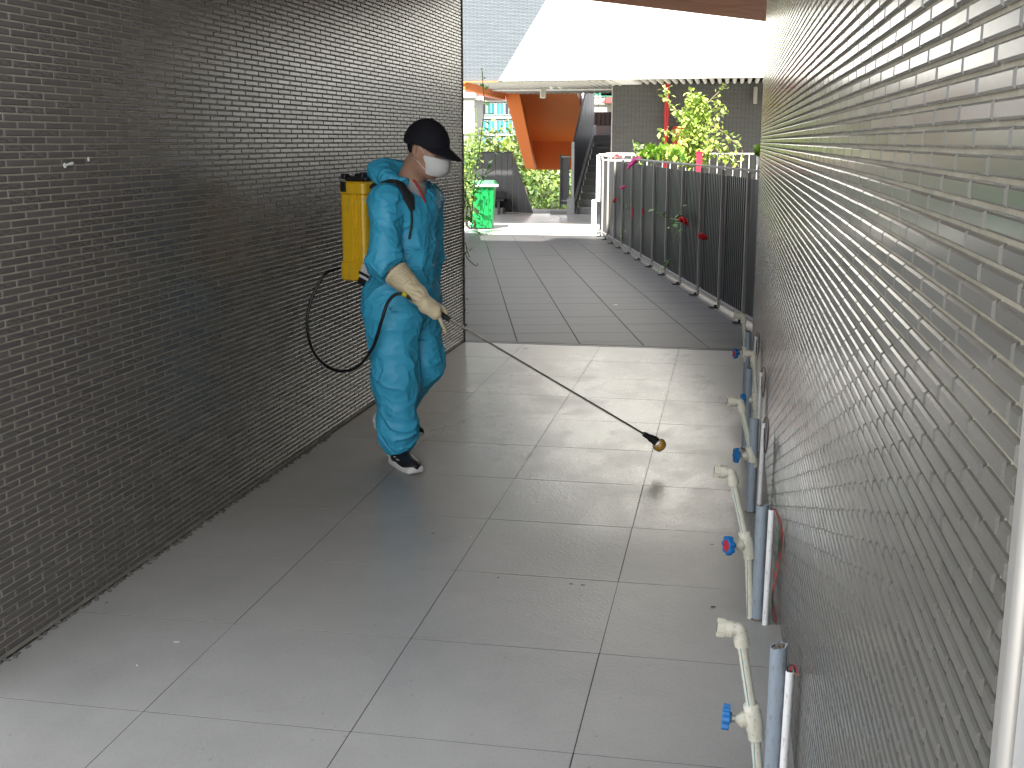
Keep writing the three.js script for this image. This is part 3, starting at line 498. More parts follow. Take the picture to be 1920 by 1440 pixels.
function headSDF(q) { // q in head space: x forward, y up, z right
  let d = ell(q, [-0.008, 0.030, 0], [0.092, 0.090, 0.073]);
  d = smin(d, ell(q, [0.022, -0.035, 0], [0.066, 0.082, 0.059]), 0.05);
  d = smin(d, ell(q, [0.046, -0.082, 0], [0.036, 0.028, 0.036]), 0.04);               // chin
  d = smin(d, cap(q, [0.020, -0.072, -0.046], [0.050, -0.080, -0.022], 0.014, 0.014), 0.03); d = smin(d, cap(q, [0.020, -0.072, 0.046], [0.050, -0.080, 0.022], 0.014, 0.014), 0.03);
  d = smin(d, cap(q, [0.074, 0.022, 0], [0.102, -0.020, 0], 0.009, 0.014), 0.022);      // nose
  for (const s of [-1, 1]) {
    d = smax(d, -ell(q, [0.090, 0.012, s * 0.032], [0.020, 0.014, 0.020]), 0.018);      // eye sockets
    d = smin(d, ell(q, [0.072, 0.010, s * 0.031], [0.013, 0.011, 0.014]), 0.006);       // eyelids
    d = smin(d, cap(q, [0.080, 0.034, s * 0.012], [0.066, 0.036, s * 0.050], 0.008, 0.007), 0.018); // brow
    d = smin(d, ell(q, [0.056, -0.022, s * 0.040], [0.022, 0.018, 0.018]), 0.025);      // cheek
    // ear: rim with a hollow
    let e = ell(q, [-0.012, 0.002, s * 0.073], [0.019, 0.032, 0.010]); e = smax(e, -ell(q, [-0.008, 0.004, s * 0.083], [0.010, 0.020, 0.009]), 0.006); e = smin(e, ell(q, [-0.004, -0.026, s * 0.070], [0.010, 0.012, 0.008]), 0.01);
    d = smin(d, e, 0.012);
  }
  d = smin(d, cap(q, [0.086, -0.050, -0.018], [0.086, -0.050, 0.018], 0.008, 0.008), 0.014); // lips
  return d;
}
const skin = phys([0.40, 0.225, 0.155], 0.55, { sheen: 0.15, sheenRoughness: 0.6 });
{
  const hd = p => { let d = headSDF(toHead(p)); d = smin(d, cap(p, [0.095, 1.43, -0.003], [0.015, 1.28, 0], 0.058, 0.066), 0.04); return d; };
  const limbs = p => { let d = smin(cap(p, [0.0, 0.82, 0], [0.03, 1.2, 0], 0.105, 0.105), cap(p, [0.045, 1.245, 0.13], [0.05, 1.245, -0.13], 0.048, 0.048), 0.08);
    d = smin(d, cap(p, [0.03, 1.2, 0], [0.04, 1.30, 0], 0.06, 0.055), 0.05);
    for (const [a, b, r, s] of [[J.rs, J.re, 0.042, 0.036], [J.re, J.rw, 0.036, 0.026], [J.ls, J.le, 0.042, 0.036], [J.le, J.lw, 0.036, 0.026], [J.rh, J.rk, 0.07, 0.05], [J.rk, J.ra, 0.05, 0.036], [J.lh, J.lk, 0.07, 0.05], [J.lk, J.la, 0.05, 0.036]]) d = smin(d, cap(p, a, b, r, s), 0.03); return d; };
  const all = p => smin(hd(p), limbs(p), 0.03);
  const gH = sdfMesh(all, [0.0 - 0.03, 1.30, -0.15], [0.31, 1.64, 0.15], 0.0034), gB = sdfMesh(limbs, [-0.30, 0.03, -0.36], [0.34, 1.345, 0.36], 0.013);
  part('body', merge([gH, gB]), skin, man);
}
// coverall: baggy nonwoven cloth with sharp folds
const fold = p => { // ridged, slanting creases, stronger round the joints and the hems
  const rid = (a, b, c) => { const n = noise(a, b, c); return 1 - Math.abs(2 * n - 1); };
  const u = p[0] * 0.8 + p[2] * 0.7, wv = fbm(u * 5, p[1] * 4, 2, 2) * 1.6;
  let f = 0.012 * (fbm(u * 6 + 9, p[1] * 5, p[2] * 4, 2) - 0.5);
  f += 0.0105 * (rid(u * 8 + wv, p[1] * 4 - u * 5 + wv, p[2] * 5) ** 3 - 0.25) + 0.0070 * (rid(u * 15 + wv * 2, p[1] * 11 + u * 10, p[2] * 10 + 5) ** 4 - 0.2) + 0.004 * (rid(u * 34 - p[1] * 12, p[1] * 30 + u * 16 + wv * 3, p[2] * 24) ** 3 - 0.25);
  const near = (y, w) => Math.exp(-(((p[1] - y) / w) ** 2));
  f += (near(0.17, 0.12) * 0.016 + near(0.45, 0.08) * 0.008 + near(0.72, 0.08) * 0.006 + near(1.0, 0.08) * 0.008) * (rid(u * 9 + wv * 2, p[1] * 17 + u * 14 + wv * 4, p[2] * 9) ** 3 - 0.25);
  return -f;
};
function coverSDF(p) {
  let t = smin(cap(p, [-0.005, 0.80, 0], [0.02, 1.02, 0], 0.158, 0.138), cap(p, [0.02, 1.02, 0], [0.035, 1.20, 0], 0.136, 0.125), 0.06);
  t = smin(t, cap(p, [0.040, 1.255, 0.10], [0.05, 1.255, -0.10], 0.088, 0.088), 0.09);
  t = smin(t, ell(p, [-0.015, 0.80, 0.0], [0.155, 0.16, 0.180]), 0.06);
  let a = smin(cap(p, J.rs, J.re, 0.078, 0.068), cap(p, J.re, [0.125, 0.950, 0.207], 0.068, 0.066), 0.03);
  let b = smin(cap(p, J.ls, J.le, 0.078, 0.070), cap(p, J.le, J.lw, 0.068, 0.055), 0.04);
  // the rolled-off end of the near sleeve
  const ex = 0.83, ey = -0.55; a = smax(a, (p[0] - 0.098) * ex + (p[1] - 0.952) * ey, 0.012);
  let d = smin(smin(t, a, 0.022), b, 0.022);
  let l = smin(cap(p, J.rh, J.rk, 0.130, 0.102), cap(p, J.rk, [0.04, 0.12, 0.10], 0.100, 0.072), 0.05); l = smin(l, ell(p, [0.045, 0.20, 0.10], [0.095, 0.10, 0.088]), 0.03); l = smax(l, 0.058 - p[1] + 0.012 * Math.sin(p[0] * 30), 0.012);
  let m = smin(cap(p, J.lh, J.lk, 0.125, 0.090), cap(p, J.lk, [-0.165, 0.19, -0.152], 0.088, 0.066), 0.08);
  d = smin(d, smin(l, m, 0.016), 0.05);
  // open neck with raised collar
  const nk = cap(p, [0.12, 1.46, 0.0], [0.055, 1.26, 0], 0.083, 0.062); d = smax(d, -nk, 0.02);
  return d + fold(p);
}
const coverTex = dataTex(256, 256, (u, v, i, j) => { const n = 0.9 + 0.25 * (fbm(i / 30, j / 30, 4, 4) - 0.5) + 0.10 * (hash3(i, j, 4) - 0.5); return [0.050 * n, 0.43 * n, 0.68 * n]; }, true, 2, 2);
const cover = new THREE.MeshPhysicalMaterial({ map: coverTex, roughness: 0.52, sheen: 0.25, sheenRoughness: 0.5, bumpMap: grainB, bumpScale: 0.0005, side: THREE.DoubleSide });
const cov = part('coverall', sdfMesh(coverSDF, [-0.32, 0.03, -0.36], [0.33, 1.37, 0.36], 0.0066), cover, man);
{ // hood lying behind the neck, zip, seam, open collar flap
  const hood = p => { const q = [p[0], p[1], p[2]]; // sloping ring of bunched cloth
    const c = [0.012, 1.368, 0], s = 0.40, x = (q[0] - c[0]) * Math.cos(s) + (q[1] - c[1]) * Math.sin(s) * -1, y = (q[0] - c[0]) * Math.sin(s) + (q[1] - c[1]) * Math.cos(s), z = q[2];
    const R = Math.hypot(x / 1.12, z) - 0.090, back = Math.max(0, -x) * 0.18; let d = Math.hypot(R, (y - back * 0.2) / 1.25) - 0.028 - back * 0.62;
    d = smin(d, ell(q, [-0.085, 1.405, 0.0], [0.070, 0.042, 0.10]), 0.03);
    d = smax(d, x - 0.085, 0.02);
    return d + 1.1 * fold(p) + 0.006 * (noise(p[0] * 22 + p[1] * 20, p[1] * 34, p[2] * 16) - 0.5); };
  part('hood', sdfMesh(hood, [-0.25, 1.24, -0.20], [0.20, 1.50, 0.20], 0.0055), cover, cov);
  const surf = (x, y, z, dz = 0.004) => { let p = [x, y, z]; for (let i = 0; i < 30; i++) { const d = coverSDF(p) - dz; p[0] += d * 0.75 * 0.9; p[2] += d * 0.35; if (Math.abs(d) < 0.0005) break; } return V(...p); };
  const zip = []; for (let i = 0; i <= 16; i++) { const y = 1.275 - i * 0.031; zip.push(surf(0.12, y, 0.012 + 0.006 * Math.sin(i), 0.003)); }
  part('zip', tube(zip, 0.0035, 50, 6), std([0.62, 0.68, 0.70], 0.5), cov);
  // side seam across the waist
  const seam = []; for (let i = 0; i <= 10; i++) { const a = 0.2 + i * 0.09; let p = [0.28 * Math.cos(a), 1.055, 0.28 * Math.sin(a)]; for (let k = 0; k < 40; k++) { const d = coverSDF(p) - 0.0005; p[0] -= d * Math.cos(a) * 0.8; p[2] -= d * Math.sin(a) * 0.8; } seam.push(V(...p)); }
  part('waist_seam', tube(seam, 0.0028, 30, 5), cover, cov);
  // undershirt in the open neck: grey with a red edge
  const sh = p => smax(cap(p, [0.085, 1.40, 0.0], [0.085, 1.22, 0.002], 0.052, 0.064), p[1] - 1.385 + (p[0] - 0.08) * 0.5, 0.01);
  const us = part('undershirt', sdfMesh(sh, [-0.03, 1.14, -0.1], [0.2, 1.42, 0.1], 0.006), std([0.30, 0.30, 0.29], 0.8), man);
  part('red_edge', tube([V(0.112, 1.372, 0.040), V(0.140, 1.335, 0.034), V(0.155, 1.29, 0.022), V(0.158, 1.25, 0.008)], 0.006, 20, 6), std([0.42, 0.03, 0.03], 0.7), us);
}
{ // hair, cap, mask
  const hair = p => { const q = toHead(p); let d = ell(q, [-0.014, 0.030, 0], [0.094, 0.090, 0.0765]); d = smax(d, q[0] - 0.004 + (q[1] < 0 ? 0 : -q[1] * 1.2), 0.01); d = smax(d, -(q[1] + 0.035 - q[0] * 0.2), 0.01); return d + 0.0015 * (noise(q[0] * 300, q[1] * 60, q[2] * 300) - 0.5); };
  part('hair', sdfMesh(hair, [0.0, 1.36, -0.12], [0.28, 1.62, 0.12], 0.004), std([0.012, 0.010, 0.009], 0.6), man);
  const navy = phys([0.0028, 0.0035, 0.0085], 0.85);
  const dome = p => { const q = toHead(p); let d = Math.abs(ell(q, [-0.012, 0.034, 0], [0.110, 0.108, 0.090]) - 0.001) - 0.003; d = smin(d, ell(q, [-0.012, 0.148, 0], [0.008, 0.004, 0.008]), 0.004); d = smax(d, -(q[1] - 0.028 + (q[0] < -0.05 ? 0.012 : 0)), 0.004);
    const hole = ell(q, [-0.118, 0.046, 0], [0.03, 0.022, 0.034]); d = smax(d, -hole, 0.004); for (let k = 0; k < 6; k++) { const a = k * Math.PI / 6, s = Math.abs((q[0] + 0.012) * Math.sin(a) - q[2] * Math.cos(a)); d -= 0.0009 * Math.exp(-((s / 0.0016) ** 2)); } return d; };
  const cp = part('cap', sdfMesh(dome, [-0.02, 1.40, -0.13], [0.32, 1.65, 0.13], 0.0038), navy, man);
  const P = [], I = [], n = 24, m = 10; // curved brim
  for (let s = 0; s < 2; s++) for (let j = 0; j <= m; j++) for (let i = 0; i <= n; i++) {
    const a = (i / n - 0.5) * 2, t = j / m, z = a * 0.086, xr = -0.012 + 0.113 * Math.sqrt(Math.max(0, 1 - (z / 0.0922) ** 2)), xo = xr + (0.094 * Math.pow(Math.max(0, 1 - a * a), 0.55)) * t - 0.004;
    P.push(xo, 0.044 - 0.40 * (xo - xr) - 0.16 * z * z / 0.082 - s * 0.0035, z);
  }
  const Wd = n + 1, off = Wd * (m + 1); for (let j = 0; j < m; j++) for (let i = 0; i < n; i++) { const k = j * Wd + i; I.push(k, k + 1, k + Wd, k + 1, k + Wd + 1, k + Wd); I.push(off + k, off + k + Wd, off + k + 1, off + k + 1, off + k + Wd, off + k + Wd + 1); }
  for (let i = 0; i < n; i++) { const k = m * Wd + i; I.push(k, k + 1, off + k, k + 1, off + k + 1, off + k); }
  const bg = new THREE.BufferGeometry(); bg.setAttribute('position', new THREE.Float32BufferAttribute(P, 3)); bg.setAttribute('uv', new THREE.Float32BufferAttribute(new Float32Array(P.length / 3 * 2), 2)); bg.setIndex(I); bg.computeVertexNormals(); bg.applyMatrix4(headM);
  part('brim', bg, navy, cp);
  part('strap', tube([V(-0.105, 0.032, -0.034), V(-0.119, 0.030, 0), V(-0.105, 0.032, 0.034)].map(v => v.applyMatrix4(headM)), 0.006, 12, 6), navy, cp);
  // white face mask: a shell held off the lower face
  const mk = p => { const q = toHead(p); const base = Math.min(headSDF(q), ell(q, [0.052, -0.040, 0], [0.064, 0.060, 0.062])); const sm = smin(base, ell(q, [0.060, -0.042, 0], [0.060, 0.052, 0.054]), 0.03);
    let d = sm - 0.0075; const top = q[1] - (-0.004 - (q[0] < 0.05 ? (0.05 - q[0]) * 0.25 : 0)), bot = -0.092 + (0.09 - q[0]) * 0.05 - q[1]; d = smax(d, top, 0.003); d = smax(d, bot, 0.003); d = smax(d, 0.050 + 10 * (q[1] + 0.046) ** 2 * (q[1] > -0.046 ? -0.6 : 1) + 0.006 * Math.sin(q[1] * 90) - q[0], 0.003);
    return d + 0.0012 * (1 - Math.abs(2 * noise(q[0] * 30, q[1] * 70, q[2] * 20) - 1)) - 0.0006; };
  const fm = part('face_mask', sdfMesh(mk, [0.10, 1.30, -0.11], [0.30, 1.54, 0.11], 0.0032), phys([0.66, 0.66, 0.65], 0.85, { sheen: 0.3 }), man);
  const hv = (x, y, z) => V(x, y, z).applyMatrix4(headM);
  const lift = (x, y, z) => { const p = [x, y, z]; for (let i = 0; i < 40; i++) { const d = headSDF(p) - 0.0022, e = 0.002, b = headSDF(p), g = [0, 1, 2].map(k => { const q = p.slice(); q[k] += e; return headSDF(q) - b; }), l = Math.hypot(...g) || 1; for (let k = 0; k < 3; k++) p[k] -= d * 0.7 * g[k] / l; } return hv(...p); };
  for (const s of [1, -1]) part('ear_loop', [tube([lift(0.060, -0.022, s * 0.055), lift(0.038, -0.002, s * 0.062), lift(0.016, 0.020, s * 0.07), lift(0.000, 0.036, s * 0.08)], 0.0016, 20, 5), tube([lift(0.056, -0.074, s * 0.05), lift(0.034, -0.062, s * 0.055), lift(0.012, -0.044, s * 0.062), lift(-0.010, -0.028, s * 0.07)], 0.0016, 20, 5)], std([0.75, 0.74, 0.68], 0.7), fm);
}
// shoes: x forward, sole at y = 0
{
  const shape = (p, g) => { const w = 0.036 + 0.010 * Math.sin(Math.min(1, Math.max(0, (p[0] + 0.12) / 0.26)) * 3.0) + (p[0] > 0 ? 0.004 : 0); return [p[0], p[1], p[2] / w * 0.045]; };
  const sole = p => { const q = shape(p); const up = q[0] > 0.08 ? (q[0] - 0.08) ** 2 * 2.2 : q[0] < -0.10 ? (-0.10 - q[0]) ** 2 * 3 : 0; let d = rbox([q[0], q[1] - up, q[2]], [0.010, 0.017, 0], [0.135, 0.017, 0.047], 0.015); d = smax(d, Math.hypot(q[0] - 0.01, q[2] * 1.6) - 0.140, 0.012); return d + 0.0012 * Math.sin(q[0] * 150) * (q[1] < 0.012 ? 1 : 0); };
  const upper = p => { const q = shape(p); let d = smin(ell(q, [0.075, 0.034, 0], [0.070, 0.036, 0.043]), ell(q, [-0.045, 0.045, 0], [0.085, 0.048, 0.041]), 0.05); d = smin(d, cap(q, [-0.055, 0.06, 0], [-0.065, 0.105, 0], 0.040, 0.038), 0.03); d = smax(d, 0.022 - q[1], 0.004); return d; };
  const gS = sdfMesh(sole, [-0.15, -0.02, -0.07], [0.18, 0.06, 0.07], 0.0042), gU = sdfMesh(upper, [-0.16, 0.0, -0.07], [0.18, 0.16, 0.07], 0.0045);
  const bl = std([0.013, 0.013, 0.016], 0.55), wh = std([0.72, 0.72, 0.70], 0.5);
  const shoe = (pos, yaw, pitch, lab) => { const s = part('shoe', gU, bl, man); s.position.set(...pos); s.rotation.set(0, yaw, pitch, 'YZX'); part('sole', gS, wh, s); part('heel_panel', new THREE.SphereGeometry(0.043, 16, 10).scale(0.55, 0.75, 1.02).translate(-0.112, 0.052, 0), wh, s);
    const patch = (x, y, w2, h2, sk) => { const g = extrude([[-w2, -h2], [w2, -h2 * 0.6], [w2 + sk, h2], [-w2 + sk, h2 * 0.7]], 0.003, 0.0008); part('stripe', g, wh, s).position.set(x, y, 0.0415 - Math.abs(x) * 0.02); }; patch(0.015, 0.052, 0.016, 0.0035, 0.006); patch(0.048, 0.040, 0.010, 0.008, -0.006); patch(-0.02, 0.058, 0.012, 0.003, 0.004);
    for (let i = 0; i < 4; i++) part('lace', rod(V(0.02 + i * 0.016, 0.079 - i * 0.005, -0.014), V(0.018 + i * 0.016, 0.079 - i * 0.005, 0.016), 0.0028), bl, s); return s; };
  shoe([0.085, 0.0, 0.115], -0.48, 0, 'front'); shoe([-0.180, 0.080, -0.165], 0.30, -0.16, 'rear');
}
// rubber gloves
const handC = toMan(V(-1.312, 0.795, -5.03)), tipC = toMan(V(-0.306, 0.128, -5.4));
const lanceDir = tipC.clone().sub(handC).normalize();
{
  const gripT = lanceDir.clone().lerp(V(...J.rw).sub(V(...J.re)).normalize(), 0.35).normalize();
  const ax = gripT, side = V(0.10, 0.42, 0.90).addScaledVector(ax, -V(0.10, 0.42, 0.90).dot(ax)).normalize(), bn = ax.clone().cross(side).normalize(); // side: back of the hand, towards the camera and up
  const HN = handC.clone(), L = (a, s, b) => { const p = HN.clone().addScaledVector(ax, a).addScaledVector(side, s).addScaledVector(bn, b); return [p.x, p.y, p.z]; };
  const down = bn.y < 0 ? 1 : -1;
  const fingers = [];
  for (let i = 0; i < 4; i++) { // middle .. little wrap the grip; the index lies along it
    const a = 0.036 - i * 0.0205, r = 0.0275, rad = [0.0098, 0.0100, 0.0096, 0.0086][i], pts = [], len = [0, 3.9, 3.8, 3.5][i];
    if (i === 0) { fingers.push([L(0.040, 0.020, down * 0.012), L(0.068, 0.010, down * 0.030), L(0.088, 0.000, down * 0.042), L(0.102, -0.008, down * 0.052)].map((p, k) => [p, rad - k * 0.0007])); continue; }
    for (let k = 0; k <= 4; k++) { const t = 0.35 + len * k / 4; pts.push([L(a + 0.004 * k, r * Math.cos(t), down * r * Math.sin(t)), rad - k * 0.0006]); }
    fingers.push(pts);
  }
  const thumb = [[L(-0.030, 0.020, -down * 0.020), 0.013], [L(0.005, 0.008, -down * 0.030), 0.0115], [L(0.036, -0.006, -down * 0.028), 0.0105], [L(0.056, -0.014, -down * 0.022), 0.0092]];
  const gl = p => {
    let d = cap(p, L(-0.045, 0.024, 0), L(0.022, 0.026, down * 0.004), 0.025, 0.020);
    d = smin(d, cap(p, L(-0.035, 0.022, down * 0.016), L(0.018, 0.022, down * 0.020), 0.019, 0.016), 0.018); d = smin(d, cap(p, L(-0.035, 0.022, -down * 0.016), L(0.012, 0.024, -down * 0.016), 0.018, 0.015), 0.018);
    for (const f of fingers) { let e = 1; for (let k = 0; k + 1 < f.length; k++) e = Math.min(e, cap(p, f[k][0], f[k + 1][0], f[k][1], f[k + 1][1])); d = smin(d, e, 0.007); }
    let e = 1; for (let k = 0; k + 1 < 4; k++) e = Math.min(e, cap(p, thumb[k][0], thumb[k + 1][0], thumb[k][1], thumb[k + 1][1])); d = smin(d, e, 0.012);
    // wrist, bunched gauntlet widening to the cuff
    const w = [J.rw[0] + 0.005, J.rw[1] - 0.002, J.rw[2]], cu = [J.re[0] + 0.062, J.re[1] - 0.038, J.re[2] - 0.002];
    d = smin(d, cap(p, L(-0.045, 0.022, 0), w, 0.031, 0.040), 0.03);
    let c = cap(p, w, cu, 0.041, 0.066); const X = [cu[0] - w[0], cu[1] - w[1], cu[2] - w[2]], l2 = X[0] ** 2 + X[1] ** 2 + X[2] ** 2, t = ((p[0] - w[0]) * X[0] + (p[1] - w[1]) * X[1] + (p[2] - w[2]) * X[2]) / l2;
    c = smax(c, (t - 0.98) * Math.sqrt(l2), 0.004); if (t > 0.35 && t < 0.9) c += 0.0013 * Math.sin(t * 120);
    d = smin(d, c, 0.02);
    const rg = 1 - Math.abs(2 * noise(p[0] * 34 + p[1] * 12, p[1] * 40, p[2] * 26) - 1); d += (t > -0.35 && t < 0.4 ? 0.007 : 0.0016) * (rg * rg - 0.4);
    return d;
  };
  const lo = [J.re[0] - 0.02, handC.y - 0.13, handC.z - 0.14], hi = [handC.x + 0.16, J.re[1] + 0.09, handC.z + 0.14];
  lo[2] = Math.min(lo[2], 0.10); hi[2] = Math.max(hi[2], 0.31);
  const rub = phys([0.66, 0.565, 0.375], 0.48, { clearcoat: 0.1 }), rub2 = rub;
  part('glove', sdfMesh(gl, lo, hi, 0.0033), rub, man, 'cream rubber glove on the hand that holds the lance');
  const g2 = p => { const w = J.lw; let d = cap(p, w, [w[0] + 0.02, w[1] - 0.07, w[2]], 0.036, 0.032); for (let i = 0; i < 4; i++) d = smin(d, cap(p, [w[0] + 0.045 - i * 0.018, w[1] - 0.085, w[2]], [w[0] + 0.045 - i * 0.018, w[1] - 0.125 + Math.abs(i - 1.3) * 0.008, w[2] + 0.03], 0.010, 0.0085), 0.008); d = smin(d, cap(p, [w[0] + 0.05, w[1] - 0.05, w[2]], [w[0] + 0.065, w[1] - 0.10, w[2] + 0.02], 0.011, 0.009), 0.01); d = smin(d, cap(p, w, [w[0] - 0.01, w[1] + 0.09, w[2]], 0.038, 0.055), 0.02); return d; };
  part('glove', sdfMesh(g2, [-0.06, 0.60, -0.32], [0.22, 0.90, -0.10], 0.0045), rub, man);
}

// ---------------------------------------------------------------- backpack sprayer, worn by the man
{
  const s = group('backpack_sprayer', 'yellow backpack sprayer with black hose and long steel lance', 'sprayer', null, man.position.clone()); s.rotation.y = TH;
  const yelMap = dataTex(256, 256, (u, v, i, j) => { const n = 0.93 + 0.14 * fbm(i / 30, j / 30, 6, 4), sc = noise(i / 2.2, j / 46, 4) > 0.90 ? 0.12 : 0, dt = Math.min(0.35, Math.max(0, fbm(i / 22, j / 34, 8, 4) - 0.66) * 1.8); return [(0.66 * n + sc) * (1 - dt) + 0.20 * dt, (0.40 * n + sc) * (1 - dt) + 0.14 * dt, (0.014 + sc * 0.6) * (1 - dt) + 0.06 * dt]; }, true, 3, 3); const yel = new THREE.MeshPhysicalMaterial({ map: yelMap, roughness: 0.38, clearcoat: 0.15 }), cx = -0.170, hw = 0.155, hd = 0.080;
  // tank: rounded box with vertical ribs on the side, a proud collar and foot
  const prof = (ix, iz, ribs) => { const pts = []; const x = hd - ix, z = hw - iz, r = 0.025; for (let k = 0; k < 4; k++) { const sx = [1, -1, -1, 1][k], sz = [1, 1, -1, -1][k], a0 = [0, 1, 2, 3][k] * Math.PI / 2; for (let q = 0; q <= 4; q++) { const a = a0 + q * Math.PI / 8; pts.push([sx * (x - r) + r * Math.cos(a), sz * (z - r) + r * Math.sin(a)]); }
      if (k === 0 && ribs) for (const rx of [0.048, 0.026, 0.004]) { pts.push([rx + 0.008, z], [rx + 0.005, z - 0.007], [rx - 0.005, z - 0.007], [rx - 0.008, z]); } } return pts; };
  const tankS = (ps, y0, y1, bev) => extrude(ps, y1 - y0, bev).rotateX(Math.PI / 2).translate(0, y1, 0).translate(cx, 0, 0);
  const tk = part('tank', tankS(prof(0.004, 0.003, true), 0.985, 1.30, 0), yel, s);
  part('collar', tankS(prof(0, 0, false), 1.30, 1.362, 0.008), yel, tk); part('foot', tankS(prof(-0.004, 0, false), 0.895, 0.987, 0.008), yel, tk);
  part('lid', [box(0.13, 0.022, 0.22, cx, 1.373, 0.01, 0.008), rod(V(cx - 0.02, 1.38, 0.03), V(cx - 0.02, 1.398, 0.03), 0.045, 0.042, 20), box(0.02, 0.03, 0.05, cx + 0.04, 1.39, 0.10, 0.006), box(0.03, 0.025, 0.04, cx - 0.06, 1.385, 0.12, 0.006)], M.rubber, s);
  part('latch', box(0.032, 0.048, 0.008, cx - 0.042, 1.338, hw + 0.003, 0.003), M.rubber, s);
  part('buckle', [box(0.055, 0.07, 0.012, 0, 0, 0, 0.003)], std([0.55, 0.57, 0.60], 0.4), s).position.set(cx + 0.088, 0.945, hw + 0.012); const bk = s.children[s.children.length - 1]; bk.rotation.z = -0.35;
  part('buckle_strap', [box(0.062, 0.012, 0.004, 0, -0.012, 0.008), box(0.05, 0.05, 0.006, 0.012, 0.06, -0.002), box(0.04, 0.03, 0.006, -0.01, -0.055, -0.002)], M.rubber, bk);
  part('pump_base', box(0.07, 0.05, 0.10, cx + 0.10, 0.895, 0.10, 0.008), yel, s);
  const on = (a, y, z, off) => { let p = [a, y, z]; for (let i = 0; i < 50; i++) { const d = coverSDF(p) - off; if (Math.abs(d) < 4e-4) break; const e = 0.004, g = [0, 1, 2].map(k => { const q = p.slice(); q[k] += e; return coverSDF(q) - coverSDF([p[0], p[1], p[2]]); }), l = Math.hypot(...g) || 1; for (let k = 0; k < 3; k++) p[k] -= d * 0.8 * g[k] / l; } return V(...p); };
  for (const sgn of [1, -1]) { // padded straps over the shoulders
    const path = [V(cx + 0.06, 1.345, sgn * 0.085), on(-0.045, 1.36, sgn * 0.095, 0.012), on(0.02, 1.375, sgn * 0.105, 0.012), on(0.085, 1.36, sgn * 0.115, 0.012), on(0.135, 1.30, sgn * 0.115, 0.012), on(0.165, 1.235, sgn * 0.11, 0.010)].slice(0, sgn > 0 ? 6 : 3);
    const cv = new THREE.CatmullRomCurve3(path), N = 36, P = [], I = []; let prev = V(0, 0, 1);
    for (let i = 0; i <= N; i++) { const c = cv.getPointAt(i / N), t = cv.getTangentAt(i / N), e = 0.004; const p0 = [c.x, c.y, c.z]; const g = V(coverSDF([p0[0] + e, p0[1], p0[2]]) - coverSDF(p0), coverSDF([p0[0], p0[1] + e, p0[2]]) - coverSDF(p0), coverSDF([p0[0], p0[1], p0[2] + e]) - coverSDF(p0)).normalize(); let w = t.clone().cross(g).normalize(); if (w.dot(prev) < 0) w.negate(); w.lerp(prev, 0.5).normalize(); prev = w; const g2 = w.clone().cross(t).normalize(); const ww = i > 30 ? 0.030 - (i - 30) * 0.003 : 0.032;
      for (let k = 0; k < 10; k++) { const a = k / 10 * Math.PI * 2, q = c.clone().addScaledVector(w, ww * Math.cos(a)).addScaledVector(g2, 0.010 * Math.sin(a)); P.push(q.x, q.y, q.z); } }
    for (let i = 0; i < N; i++) for (let k = 0; k < 10; k++) { const a = i * 10 + k, b = i * 10 + (k + 1) % 10; I.push(a, b, a + 10, b, b + 10, a + 10); }
    const g = new THREE.BufferGeometry(); g.setAttribute('position', new THREE.Float32BufferAttribute(P, 3)); g.setAttribute('uv', new THREE.Float32BufferAttribute(new Float32Array(P.length / 3 * 2), 2)); g.setIndex(I); g.computeVertexNormals();
    part('shoulder_strap', g, std([0.016, 0.015, 0.017], 0.85), s);
    const wb = [on(0.165, 1.235, sgn * 0.11, 0.003), on(0.165, 1.17, sgn * 0.115, 0.003), on(0.15, 1.10, sgn * 0.12, 0.003), on(0.10, 1.03, sgn * 0.13, 0.003)];
    if (sgn > 0) part('strap_webbing', tube([wb[0], wb[1], wb[2]], 0.006, 20, 6), M.rubber, s);
  }
  // hose, grip, lance, nozzle bell
  const hp = [[637, 503, -5.42], [612, 512, -5.44], [588, 552, -5.42], [576, 600, -5.38], [584, 650, -5.32], [608, 683, -5.25], [640, 696, -5.18], [672, 686, -5.10], [700, 650, -5.04], [716, 600, -5.0], [728, 566, -5.0], [742, 552, -5.0], [758, 551, -5.0]].map(([u, v, z]) => toMan(at(u, v, z)));
  part('hose', tube(hp, 0.0078, 120, 10), phys([0.010, 0.010, 0.013], 0.32), s);
  const g0 = hp[hp.length - 1], gEnd = handC.clone().addScaledVector(lanceDir, 0.085);
  part('hose_clip', rod(g0.clone().add(V(-0.004, 0, 0)), g0.clone().add(V(0.016, -0.008, 0)), 0.012), std([0.62, 0.58, 0.05], 0.4), s);
  part('grip', tube([g0, g0.clone().lerp(handC, 0.6), handC, gEnd], 0.0125, 30, 12), M.rubber, s);
  const tip = tipC.clone(), neck = tip.clone().addScaledVector(lanceDir, -0.055);
  part('lance', rod(gEnd.clone().addScaledVector(lanceDir, -0.01), neck, 0.0052), std([0.52, 0.50, 0.47], 0.26, { metalness: 0.9 }), s);
  const nz = part('nozzle', [rod(neck.clone().addScaledVector(lanceDir, -0.025), neck.clone().addScaledVector(lanceDir, 0.012), 0.012, 0.015), rod(neck.clone().addScaledVector(lanceDir, 0.010), tip.clone().addScaledVector(lanceDir, -0.006), 0.017, 0.022)], M.rubber, s);
  const lat = [[0.016, 0.0], [0.026, -0.004], [0.036, -0.012], [0.039, -0.026], [0.037, -0.040], [0.034, -0.0405], [0.036, -0.027], [0.033, -0.015], [0.025, -0.008], [0.016, -0.004]].map(p => new THREE.Vector2(...p));
  const bell = new THREE.LatheGeometry(lat, 36); bell.scale(0.86, 0.86, 0.86); const bd = V(0.15, -0.62, -0.77).normalize(); bell.applyQuaternion(new THREE.Quaternion().setFromUnitVectors(V(0, -1, 0), bd)); bell.translate(tip.x, tip.y - 0.004, tip.z);
